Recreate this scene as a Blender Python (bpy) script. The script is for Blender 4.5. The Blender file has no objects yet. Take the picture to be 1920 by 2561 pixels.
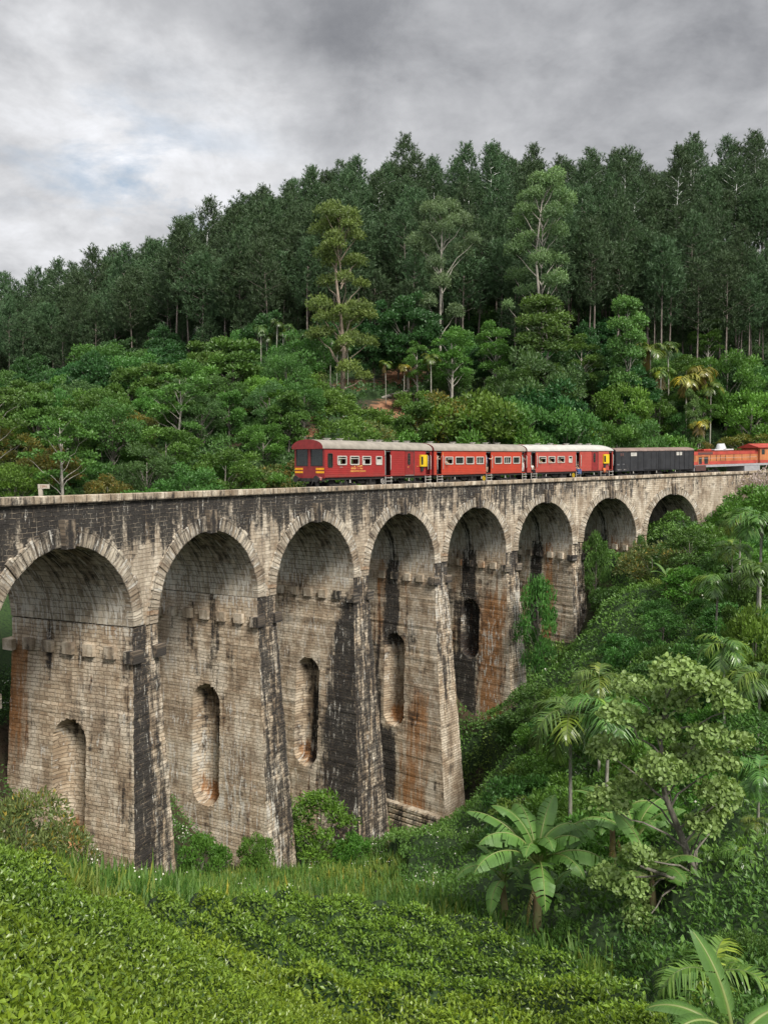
import bpy, math, random
import numpy as np
from math import sin, cos, pi, radians, sqrt, atan2
from mathutils import Vector, Matrix

S = bpy.context.scene
COL = S.collection
rng = np.random.default_rng(11)
random.seed(5)

# ---------------------------------------------------------------- camera
FPX, PIT = 2072.4, math.atan2(1280.5 - 1166.2, 2072.4)
cd = bpy.data.cameras.new('camera')
cd.sensor_fit = 'VERTICAL'; cd.sensor_height = 36.0; cd.lens = FPX / 2561 * 36
cd.clip_start = 0.1; cd.clip_end = 6000
cam = bpy.data.objects.new('camera', cd); COL.objects.link(cam)
cam.location = (0, 0, 0); cam.rotation_euler = (pi/2 - PIT, 0, 0)
S.camera = cam

def proj(x, y, z):
    c, s = cos(PIT), sin(PIT)
    d = y*c - z*s; u = y*s + z*c
    return 960 + FPX*x/d, 1280.5 - FPX*u/d, d
def ray(px, py):
    a = (px-960)/FPX; b = (1280.5-py)/FPX; c, s = cos(PIT), sin(PIT)
    return np.array([a, c + b*s, -s + b*c])
def at(px, py, Y):
    r = ray(px, py); return r * (Y / r[1])

# ---------------------------------------------------------------- sky and sun
SUN_EL, SUN_AZ = radians(46), radians(150)     # azimuth clockwise from +Y: behind the camera, to its right
w = bpy.data.worlds.new('World'); S.world = w; w.use_nodes = True
nt = w.node_tree; nt.nodes.clear(); L = nt.links
def N(t, **k):
    n = nt.nodes.new(t)
    for a, b in k.items(): setattr(n, a, b)
    return n
out = N('ShaderNodeOutputWorld'); bg = N('ShaderNodeBackground')
sky = N('ShaderNodeTexSky', sky_type='NISHITA'); sky.sun_disc = False
sky.sun_elevation = SUN_EL; sky.sun_rotation = SUN_AZ; sky.dust_density = 2.0
tc = N('ShaderNodeTexCoord')
def vm(op, a, b=None):
    n = N('ShaderNodeVectorMath', operation=op)
    for i, v in enumerate((a, b)):
        if v is None: continue
        if isinstance(v, (tuple, list)): n.inputs[i].default_value = v
        else: L.new(v, n.inputs[i])
    return n
def mth(op, a, b=None, c=None, clamp=False):
    n = N('ShaderNodeMath', operation=op); n.use_clamp = clamp
    for i, v in enumerate((a, b, c)):
        if v is None: continue
        if isinstance(v, (int, float)): n.inputs[i].default_value = v
        else: L.new(v, n.inputs[i])
    return n.outputs[0]
D0 = vm('NORMALIZE', tc.outputs['Generated']).outputs[0]
sp = N('ShaderNodeSeparateXYZ'); L.new(D0, sp.inputs[0])
def noise(vec, scale, detail=6, rough=.55, dist=0.0, off=(0, 0, 0)):
    m = vm('ADD', vec, off).outputs[0]
    n = N('ShaderNodeTexNoise'); n.inputs['Scale'].default_value = scale; n.inputs['Detail'].default_value = detail
    n.inputs['Roughness'].default_value = rough; n.inputs['Distortion'].default_value = dist
    L.new(m, n.inputs['Vector']); return n.outputs[0]
zz = mth('ADD', mth('MAXIMUM', sp.outputs['Z'], 0.0), 0.35)
cmb = N('ShaderNodeCombineXYZ'); L.new(mth('DIVIDE', sp.outputs['X'], zz), cmb.inputs[0]); L.new(mth('DIVIDE', sp.outputs['Y'], zz), cmb.inputs[1])
CV = cmb.outputs[0]
def blob(px, py, deg, sx=1.0):
    """soft spot of the cloud cover around one direction of the sky"""
    r = ray(px, py); r = r/np.linalg.norm(r)
    d = vm('SUBTRACT', D0, tuple(r)).outputs[0]
    d = vm('MULTIPLY', d, (1/sx, 1/sx, 1.0)).outputs[0]
    q = vm('LENGTH', d).outputs['Value']
    q = mth('DIVIDE', q, math.radians(deg)); q = mth('MULTIPLY', q, q)
    return mth('EXPONENT', mth('MULTIPLY', q, -1.0))
n1 = noise(CV, 1.5, 8, .56, .25, (3.1, 1.7, 0)); n2 = noise(CV, 4.2, 6, .62, .25, (0.4, 9.2, 0)); n4 = noise(vm('MULTIPLY', D0, (1.0, 1.0, 2.6)).outputs[0], 7.0, 7, .62, .2, (1.3, 0, 2.2))
n5 = noise(CV, 11.0, 5, .6, .2, (2, 5, 0))
val = mth('MULTIPLY_ADD', n1, .74, mth('MULTIPLY_ADD', n2, .66, mth('MULTIPLY_ADD', n5, .34, -.30)))
for b, k in ((blob(330, 270, 6.0, 1.4), .21), (blob(60, 640, 7, 1.3), .12), (blob(60, 120, 5.5, 1.2), .13), (blob(1250, 330, 8, 2.6), .11), (blob(140, 560, 5, 1.2), .10), (blob(700, 420, 5, 1.5), .12), (blob(700, 300, 6, 1.6), .07),
             (blob(420, 40, 4.5, 2.0), -.12), (blob(830, 70, 4, 1.0), -.10), (blob(1500, 30, 8, 2.2), -.10), (blob(1750, 170, 7, 1.6), -.05), (blob(600, 180, 3.2, 1.4), -.07), (blob(120, 330, 4.5, 1.6), -.06), (blob(1050, 10, 6, 2.0), -.08), (blob(850, 170, 2.6, .6), -.08)):
    val = mth('MULTIPLY_ADD', b, k, val)
up = mth('MULTIPLY', mth('MAXIMUM', mth('SUBTRACT', sp.outputs['Z'], .52), 0.0), 2.3)
beh = mth('MULTIPLY', mth('MAXIMUM', mth('MULTIPLY', sp.outputs['Y'], -1.0), 0.0), 1.9)
ramp = N('ShaderNodeValToRGB'); L.new(val, ramp.inputs[0])
el = ramp.color_ramp.elements
el[0].position = .16; el[0].color = (.13, .135, .15, 1)
el[1].position = .98; el[1].color = (.66, .67, .70, 1)
for p, c in ((.34, (.195, .20, .215)), (.50, (.29, .295, .31)), (.66, (.38, .385, .40)), (.80, (.50, .505, .52))):
    e = el.new(p); e.color = (*c, 1)
br = mth('ADD', mth('ADD', up, beh), 1.0)
cl = vm('SCALE', ramp.outputs[0]); L.new(br, cl.inputs['Scale'])
skyc = vm('SCALE', sky.outputs[0]); skyc.inputs['Scale'].default_value = .05
gap = mth('MULTIPLY_ADD', blob(270, 385, 3.4, 2.2), .40, mth('MULTIPLY', blob(430, 500, 2.6, 2.0), .30))
gap = mth('MULTIPLY', gap, mth('MULTIPLY_ADD', n4, 6.0, -2.85, clamp=True))
gap = mth('MULTIPLY', gap, 1.5, clamp=True)
mx = N('ShaderNodeMix', data_type='RGBA'); L.new(gap, mx.inputs[0]); L.new(cl.outputs[0], mx.inputs[6])
blue = vm('ADD', skyc.outputs[0], (.15, .185, .205)).outputs[0]; L.new(blue, mx.inputs[7])
L.new(mx.outputs[2], bg.inputs[0]); bg.inputs[1].default_value = 1.0; L.new(bg.outputs[0], out.inputs[0])

sl = bpy.data.lights.new('sun', 'SUN'); sl.energy = 3.3; sl.angle = radians(16); sl.color = (1.0, .95, .86)
so = bpy.data.objects.new('sun', sl); COL.objects.link(so)
sd = Vector((sin(SUN_AZ)*cos(SUN_EL), cos(SUN_AZ)*cos(SUN_EL), sin(SUN_EL)))
so.rotation_euler = sd.to_track_quat('Z', 'Y').to_euler(); so.location = sd*200
S.view_settings.view_transform = 'Standard'; S.view_settings.look = 'None'
S.view_settings.exposure = 0.6; S.view_settings.gamma = 1.0
S.render.engine = 'CYCLES'
S.cycles.max_bounces = 6; S.cycles.diffuse_bounces = 3; S.cycles.glossy_bounces = 2; S.cycles.transmission_bounces = 4; S.cycles.transparent_max_bounces = 4

# ---------------------------------------------------------------- helpers
def tag(o, label=None, cat=None, group=None, kind=None):
    for k, v in (('label', label), ('category', cat), ('group', group), ('kind', kind)):
        if v: o[k] = v
    return o
def empty(name, loc=(0, 0, 0), rz=0.0, parent=None):
    o = bpy.data.objects.new(name, None); o.empty_display_size = .3; COL.objects.link(o)
    o.location = loc; o.rotation_euler = (0, 0, rz); o.parent = parent
    return o
def mesh(name, V, F, mats=None, uv=None, col=None, smooth=False, midx=None, attrs=None):
    """V (n,3); F list of (m,k) index arrays; uv / col per vertex"""
    V = np.asarray(V, dtype=np.float32); F = [np.asarray(f, dtype=np.int32) for f in F if len(f)]
    me = bpy.data.meshes.new(name)
    nl = sum(f.size for f in F); nf = sum(len(f) for f in F)
    me.vertices.add(len(V)); me.vertices.foreach_set('co', V.ravel())
    li = np.concatenate([f.ravel() for f in F]).astype(np.int32)
    me.loops.add(nl); me.loops.foreach_set('vertex_index', li)
    tot = np.concatenate([np.full(len(f), f.shape[1], np.int32) for f in F])
    st = np.concatenate([[0], np.cumsum(tot)[:-1]]).astype(np.int32)
    me.polygons.add(nf); me.polygons.foreach_set('loop_start', st)
    me.polygons.foreach_set('use_smooth', np.full(nf, bool(smooth)))
    if midx is not None: me.polygons.foreach_set('material_index', np.asarray(midx, np.int32))
    me.update(calc_edges=True)
    if uv is not None:
        u = me.uv_layers.new(name='uv'); u.data.foreach_set('uv', np.asarray(uv, np.float32)[li].ravel())
    if col is not None:
        a = me.color_attributes.new('col', 'FLOAT_COLOR', 'POINT')
        c = np.asarray(col, np.float32)
        if c.shape[1] == 3: c = np.concatenate([c, np.ones((len(c), 1), np.float32)], 1)
        a.data.foreach_set('color', c.ravel())
    for m in (mats if isinstance(mats, (list, tuple)) else [mats]):
        if m: me.materials.append(m)
    return me
def obj(name, me, parent=None, loc=(0, 0, 0), rot=(0, 0, 0)):
    o = bpy.data.objects.new(name, me); COL.objects.link(o); o.parent = parent
    o.location = loc; o.rotation_euler = rot
    return o
class MB:
    """collects simple solids into one mesh"""
    def __init__(s): s.v = []; s.f = {3: [], 4: []}; s.n = 0; s.big = []
    def add(s, V, F):
        V = np.asarray(V, float)
        for f in F:
            f = [i + s.n for i in f]
            if len(f) in s.f: s.f[len(f)].append(f)
            else: s.big.append(f)
        s.v.append(V); s.n += len(V); return s
    def box(s, x0, x1, y0, y1, z0, z1, M=None, cut=0.0):
        V = np.array([(x, y, z) for x in (x0, x1) for y in (y0, y1) for z in (z0, z1)], float)
        if M is not None: V = V @ np.array(M.to_3x3()).T + np.array(M.translation)
        return s.add(V, [(0, 1, 3, 2), (4, 6, 7, 5), (0, 4, 5, 1), (2, 3, 7, 6), (0, 2, 6, 4), (1, 5, 7, 3)])
    def tube(s, pts, rad, k=8, cap=True):
        P = [np.asarray(p, float) for p in pts]; n = len(P)
        if not hasattr(rad, '__len__'): rad = [rad]*n
        ring = []; ref = None
        for i in range(n):
            t = P[min(i+1, n-1)] - P[max(i-1, 0)]; t = t/(np.linalg.norm(t)+1e-9)
            if ref is None: ref = np.array([1., 0, 0]) if abs(t[0]) < .9 else np.array([0, 1., 0])
            a = ref - t*np.dot(ref, t); a /= np.linalg.norm(a)+1e-9; b = np.cross(t, a); ref = a
            an = np.linspace(0, 2*pi, k, endpoint=False)
            ring.append(P[i] + rad[i]*(np.cos(an)[:, None]*a + np.sin(an)[:, None]*b))
        V = np.concatenate(ring); F = []
        for i in range(n-1):
            for j in range(k):
                F.append((i*k+j, i*k+(j+1) % k, (i+1)*k+(j+1) % k, (i+1)*k+j))
        s.add(V, F)
        if cap:
            base = s.n - len(V)
            s.big.append([base + j for j in range(k)][::-1]); s.big.append([base+(n-1)*k+j for j in range(k)])
        return s
    def lathe(s, prof, k=16, c=(0, 0, 0)):
        V = []; F = []
        for r, z in prof:
            for j in range(k): V.append((c[0]+r*cos(2*pi*j/k), c[1]+r*sin(2*pi*j/k), c[2]+z))
        for i in range(len(prof)-1):
            for j in range(k): F.append((i*k+j, i*k+(j+1) % k, (i+1)*k+(j+1) % k, (i+1)*k+j))
        return s.add(V, F)
    def disc_y(s, x, z, r, y0, y1, k=20):
        an = np.linspace(0, 2*pi, k, endpoint=False)
        V = [(x+r*cos(a), y, z+r*sin(a)) for y in (y0, y1) for a in an]
        s.add(V, [(j, (j+1) % k, k+(j+1) % k, k+j) for j in range(k)])
        b = s.n-2*k; s.big.append([b+j for j in range(k)]); s.big.append([b+k+j for j in range(k)][::-1]); return s
    def prism(s, pts, y0, y1):
        """polygon in x,z extruded along y"""
        k = len(pts); V = [(p[0], y, p[1]) for y in (y0, y1) for p in pts]
        s.add(V, [(j, (j+1) % k, k+(j+1) % k, k+j) for j in range(k)])
        b = s.n-2*k; s.big.append([b+j for j in range(k)]); s.big.append([b+k+j for j in range(k)][::-1]); return s
    def prismx(s, pts, x0, x1):
        k = len(pts); V = [(x, p[0], p[1]) for x in (x0, x1) for p in pts]
        s.add(V, [(j, (j+1) % k, k+(j+1) % k, k+j) for j in range(k)])
        b = s.n-2*k; s.big.append([b+j for j in range(k)]); s.big.append([b+k+j for j in range(k)][::-1]); return s
    def build(s, name, mats, parent=None, loc=(0, 0, 0), rot=(0, 0, 0), smooth=False, bevel=0):
        me = bpy.data.meshes.new(name)
        me.from_pydata(np.concatenate(s.v).tolist(), [], s.f[3]+s.f[4]+s.big)
        me.validate(); me.update()
        me.polygons.foreach_set('use_smooth', np.full(len(me.polygons), bool(smooth)))
        for m in (mats if isinstance(mats, (list, tuple)) else [mats]): me.materials.append(m)
        o = obj(name, me, parent, loc, rot)
        import bmesh
        bm = bmesh.new(); bm.from_mesh(me); bmesh.ops.recalc_face_normals(bm, faces=bm.faces); bm.to_mesh(me); bm.free()
        if bevel:
            m = o.modifiers.new('bevel', 'BEVEL'); m.width = bevel; m.segments = 2; m.limit_method = 'ANGLE'
        return o
def smoothstep(a, b, x):
    t = np.clip((x-a)/(b-a), 0, 1); return t*t*(3-2*t)
_perm = np.random.default_rng(3).random((256, 256))
def vnoise(x, y):
    """tileable value noise in 0..1"""
    x = np.asarray(x, float); y = np.asarray(y, float)
    xi = np.floor(x).astype(int); yi = np.floor(y).astype(int); fx = x-xi; fy = y-yi
    fx = fx*fx*(3-2*fx); fy = fy*fy*(3-2*fy)
    g = lambda a, b: _perm[a & 255, b & 255]
    return (g(xi, yi)*(1-fx)+g(xi+1, yi)*fx)*(1-fy) + (g(xi, yi+1)*(1-fx)+g(xi+1, yi+1)*fx)*fy
def fbm(x, y, o=4):
    s = 0; a = .5; t = 0
    for k in range(o): s = s + a*vnoise(x*2**k+17*k, y*2**k+31*k); t += a; a *= .5
    return s/t

# ---------------------------------------------------------------- materials
class NT:
    def __init__(s, name):
        s.m = bpy.data.materials.new(name); s.m.use_nodes = True; s.t = s.m.node_tree
        s.b = s.t.nodes['Principled BSDF']; s.o = s.t.nodes['Material Output']
    def n(s, typ, ins=None, **k):
        n = s.t.nodes.new(typ)
        for a, b in k.items(): setattr(n, a, b)
        for a, b in (ins or {}).items(): s.put(n.inputs[a], b)
        return n
    def put(s, sock, v):
        if isinstance(v, bpy.types.NodeSocket): s.t.links.new(v, sock)
        elif isinstance(v, (tuple, list)) and sock.type == 'RGBA' and len(v) == 3: sock.default_value = (*v, 1)
        else: sock.default_value = v
    def math(s, op, a, b=0.0, c=0.0, clamp=False):
        n = s.n('ShaderNodeMath', {0: a, 1: b, 2: c}, operation=op); n.use_clamp = clamp; return n.outputs[0]
    def mix(s, f, a, b, blend='MIX'):
        n = s.n('ShaderNodeMix', data_type='RGBA', blend_type=blend); s.put(n.inputs[0], f); s.put(n.inputs[6], a); s.put(n.inputs[7], b); return n.outputs[2]
    def noise(s, vec, scale, detail=4, rough=.55):
        n = s.n('ShaderNodeTexNoise', {'Scale': scale, 'Detail': detail, 'Roughness': rough})
        if vec is not None: s.put(n.inputs['Vector'], vec)
        return n.outputs[0]
    def step(s, x, a, b):
        n = s.n('ShaderNodeMapRange', {0: x, 1: a, 2: b}, interpolation_type='SMOOTHSTEP'); return n.outputs[0]
    def obj(s): return s.n('ShaderNodeTexCoord').outputs['Object']
def paint(name, c, rough=.5, metal=0.0, var=.12, scale=3.0, bump=0.0, dirt=None, spec=.4):
    T = NT(name); co = T.obj(); n = T.noise(co, scale, 5)
    f = T.step(n, .3, .7)
    a = tuple(x*(1-var) for x in c); b = tuple(min(1, x*(1+var)) for x in c)
    col = T.mix(f, a, b)
    if dirt:
        n2 = T.noise(co, scale*2.7, 6, .65); col = T.mix(T.step(n2, dirt[1], dirt[1]+.15), col, dirt[0])
    T.put(T.b.inputs['Base Color'], col); T.b.inputs['Roughness'].default_value = rough; T.b.inputs['Metallic'].default_value = metal
    T.b.inputs['Specular IOR Level'].default_value = spec
    if bump:
        bn = T.n('ShaderNodeBump', {'Strength': bump, 'Distance': .02, 'Height': T.noise(co, scale*8, 4)}); T.put(T.b.inputs['Normal'], bn.outputs[0])
    return T.m
def leafmat(name, rough=.45, trans=.3, spec=.3, tint=(1, 1, 1), rnd=.18):
    """leaf colour per leaf in the attribute col, a little change from plant to plant"""
    T = NT(name); a = T.n('ShaderNodeVertexColor', layer_name='col').outputs[0]
    oi = T.n('ShaderNodeObjectInfo').outputs['Random']
    h = T.n('ShaderNodeHueSaturation', {'Hue': T.math('MULTIPLY_ADD', oi, .03, .485), 'Saturation': 1.0, 'Value': T.math('MULTIPLY_ADD', oi, 2*rnd, 1-rnd), 'Fac': 1.0, 'Color': a})
    c = T.mix(1.0, h.outputs[0], tint, 'MULTIPLY')
    T.put(T.b.inputs['Base Color'], c); T.b.inputs['Roughness'].default_value = rough; T.b.inputs['Specular IOR Level'].default_value = spec
    tr = T.n('ShaderNodeBsdfTranslucent'); T.put(tr.inputs[0], T.mix(1.0, c, (1.15, 1.25, .5), 'MULTIPLY'))
    mx = T.n('ShaderNodeMixShader', {0: trans, 1: T.b.outputs[0], 2: tr.outputs[0]}); T.put(T.o.inputs[0], mx.outputs[0])
    return T.m
# ---------------------------------------------------------------- viaduct coordinates
CX, CY, RV, PH0, DP = 90.97, -5.98, 111.84, 2.7715, -.0903
BAY = abs(DP)*RV; RA = 4.17; PH = .88           # bay length, arch radius, half a pier
def zc(i):
    q = (np.clip(i, -1.5, 9.5)-3)*DP; return -1.3157-.417*q+2.6265*q*q
def VP(i, t, z):
    ph = PH0 + np.asarray(i)*DP
    return np.stack(np.broadcast_arrays(CX+(RV+t)*np.cos(ph), CY+(RV+t)*np.sin(ph), z), -1)
def to_it(x, y):
    r = np.hypot(x-CX, y-CY); ph = np.arctan2(y-CY, x-CX); ph = np.where(ph < 0, ph+2*pi, ph)
    return (ph-PH0)/DP, r-RV

# ---------------------------------------------------------------- terrain
cps = [(0, 2561, 4.6), (0, 2350, 6.2), (0, 2190, 8.6), (250, 2420, 7.4), (300, 2561, 5.8), (560, 2561, 7.8), (430, 2400, 8.4), (640, 2530, 9.2), (800, 2561, 13.5), (960, 2561, 16),
       (150, 2290, 8.2),
       (960, 2420, 20), (960, 2290, 26), (700, 2270, 27), (450, 2330, 20), (1300, 2400, 22), (1300, 2561, 17), (1600, 2500, 17.5), (1700, 2561, 15), (1920, 2561, 12),
       (150, 2200, 24), (400, 2210, 33), (700, 2180, 43), (1000, 2150, 48), (1200, 2230, 36),
       (0, 2130, 20),
       (1920, 1235, 96), (1920, 1420, 72), (1920, 1700, 47), (1920, 2000, 31), (1920, 2300, 19),
       (1700, 1300, 88), (1700, 1420, 76), (1700, 1700, 54), (1700, 2000, 38), (1650, 2250, 26),
       (1500, 1400, 82), (1500, 1550, 70), (1500, 1750, 57), (1500, 1950, 46), (1480, 2150, 34),
       (1280, 1740, 68), (1280, 1900, 58), (1280, 2080, 46),
       (1100, 2125, 56),
       (300, 2450, 12), (600, 2490, 16), (60, 2400, 13), (960, 2800, 9.5), (1300, 2800, 10), (1700, 2800, 9), (760, 2720, 10), (1100, 3300, 5.5)]
CP = [tuple(at(*c)) for c in cps]
def vz(i, t, z): p = VP(i, t, z); CP.append((float(p[0]), float(p[1]), float(z)))
for i, z in ((-2.6, -2.6), (-2.0, -4.5), (-1.4, -9), (-.5, -15), (.5, -20.3), (1.5, -23.8), (2.5, -26.6), (3.5, -30.3), (4.5, -21.8), (5.5, -16.2), (6.5, -11.6), (7.4, -8.5), (8.3, -4.5), (9.0, -2.0)):
    vz(i, -2.5, z); vz(i, 3.8, z + .2)
for i, z in ((-2.6, -2.4), (-1.0, -8), (0.5, -9.5), (2.0, -9.5), (3.5, -9), (5, -7.5), (6.5, -5), (8, -2.2), (9, -1.5)): vz(i, 14, z)
for i in (9.8, 11, 13, 15): vz(i, 0.0, -1.6+.15*(i-9.8)); vz(i, 7.0, -1.2+.15*(i-9.8)); vz(i, 12, .2+.15*(i-9.8))
vz(9.8, -6, -5.0); vz(11.5, -6, -4.5); vz(11.5, -14, -9)
for c in ((0, 1190, 70), (0, 1100, 105), (0, 1010, 170), (0, 1045, 290), (350, 1190, 72), (350, 1085, 105), (350, 965, 165), (350, 1000, 250), (620, 1150, 78), (640, 1060, 105), (640, 935, 140), (640, 775, 205),
          (850, 1120, 84), (850, 1031, 97), (850, 950, 118), (900, 800, 150), (900, 685, 182), (1100, 1110, 94), (1100, 1010, 112), (1150, 900, 134), (1300, 760, 160), (1300, 695, 188),
          (1500, 1085, 107), (1500, 960, 128), (1600, 800, 156), (1650, 660, 186), (1780, 1090, 116), (1800, 960, 134), (1920, 1050, 124), (1920, 800, 156), (1920, 640, 184)):
    CP.append(tuple(at(*c)))
CP += [(-160, 180, 4), (-190, 320, 22), (-90, 330, 34), (0, 300, 40), (120, 290, 38), (230, 240, 44), (240, 120, 14), (200, 40, -6), (-120, 90, -12), (-80, 40, -10), (-60, 5, -6), (8, 9, -6.6), (14, 12, -10), (-30, -20, -2), (0, -6, -1.75), (0, 0, -1.75), (-1.5, 2, -2.0), (2, 2, -2.3), (-8, 4, -2.6), (30, -20, -7), (80, 10, -9), (60, 40, -12), (0, 400, 35)]
CP = np.array(CP); CXY = CP[:, :2]*1.0
def _k(d): return np.sqrt(d*d+5.0)
_A = _k(np.hypot(CXY[:, None, 0]-CXY[None, :, 0], CXY[:, None, 1]-CXY[None, :, 1])) - .6*np.eye(len(CXY))
_Pm = np.concatenate([np.ones((len(CXY), 1)), CXY], 1)
_M = np.block([[_A, _Pm], [_Pm.T, np.zeros((3, 3))]])
_W = np.linalg.solve(_M, np.concatenate([CP[:, 2], np.zeros(3)]))
def terr(x, y):
    x = np.asarray(x, float); y = np.asarray(y, float); sh = x.shape; x = x.ravel(); y = y.ravel(); o = np.empty_like(x)
    for a in range(0, len(x), 20000):
        X = x[a:a+20000]; Y = y[a:a+20000]
        d = _k(np.hypot(X[:, None]-CXY[None, :, 0], Y[:, None]-CXY[None, :, 1]))
        o[a:a+20000] = d @ _W[:-3] + _W[-3] + _W[-2]*X + _W[-1]*Y
    return o.reshape(sh)
gx = np.concatenate([np.arange(-420, -60, 12), np.arange(-60, 90, 1.5), np.arange(90, 420, 12)])
gy = np.concatenate([np.arange(-120, -8, 12), np.arange(-8, 120, 1.5), np.arange(120, 260, 4), np.arange(260, 620, 15)])
GX, GY = np.meshgrid(gx, gy); GZ = terr(GX, GY)
GZ = GZ + .35*(fbm(GX*.25, GY*.25)-.5)*smoothstep(6, 20, np.hypot(GX, GY))
def grid_faces(ny, nx):
    a = np.arange(ny*nx).reshape(ny, nx); return np.stack([a[:-1, :-1].ravel(), a[:-1, 1:].ravel(), a[1:, 1:].ravel(), a[1:, :-1].ravel()], 1)
T = NT('soil'); co = T.obj(); er = T.n('ShaderNodeSeparateColor', {0: T.n('ShaderNodeVertexColor', layer_name='col').outputs[0]}).outputs[0]; n = T.noise(co, .12, 6); n2 = T.noise(co, 1.3, 5)
c = T.mix(T.step(n, .42, .6), (.018, .03, .010), (.045, .028, .014)); c = T.mix(T.step(n2, .45, .75), c, (.03, .045, .014))
c = T.mix(T.step(T.math('ADD', er, T.math('MULTIPLY', T.math('SUBTRACT', n2, .5), .8)), .35, .65), c, T.mix(T.step(n2, .4, .6), (.20, .085, .040), (.30, .15, .08)))
T.put(T.b.inputs['Base Color'], c); T.b.inputs['Roughness'].default_value = .95
bn = T.n('ShaderNodeBump', {'Strength': .8, 'Distance': .3, 'Height': T.noise(co, 2.5, 6)}); T.put(T.b.inputs['Normal'], bn.outputs[0])
M_soil = T.m
def earth(x, y, z):
    px_, py_, d = proj(x, y, z); m = np.zeros_like(px_)
    for (a, b, ra, rb) in ((985, 1025, 75, 28), (900, 965, 70, 16), (1010, 945, 60, 30), (820, 1045, 60, 14), (775, 1080, 30, 14), (590, 1115, 22, 14), (1820, 1240, 30, 18), (1290, 1000, 40, 12)): m = np.maximum(m, 1-np.hypot((px_-a)/ra, (py_-b)/rb)*.6)
    return np.clip(m, 0, 1)*(y > 70)
EC = np.repeat(earth(GX, GY, GZ).reshape(-1, 1), 3, 1)
g = obj('ground', mesh('ground', np.stack([GX, GY, GZ], -1).reshape(-1, 3), [grid_faces(len(gy), len(gx))], M_soil, smooth=True, col=EC)); tag(g, kind='structure')
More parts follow.
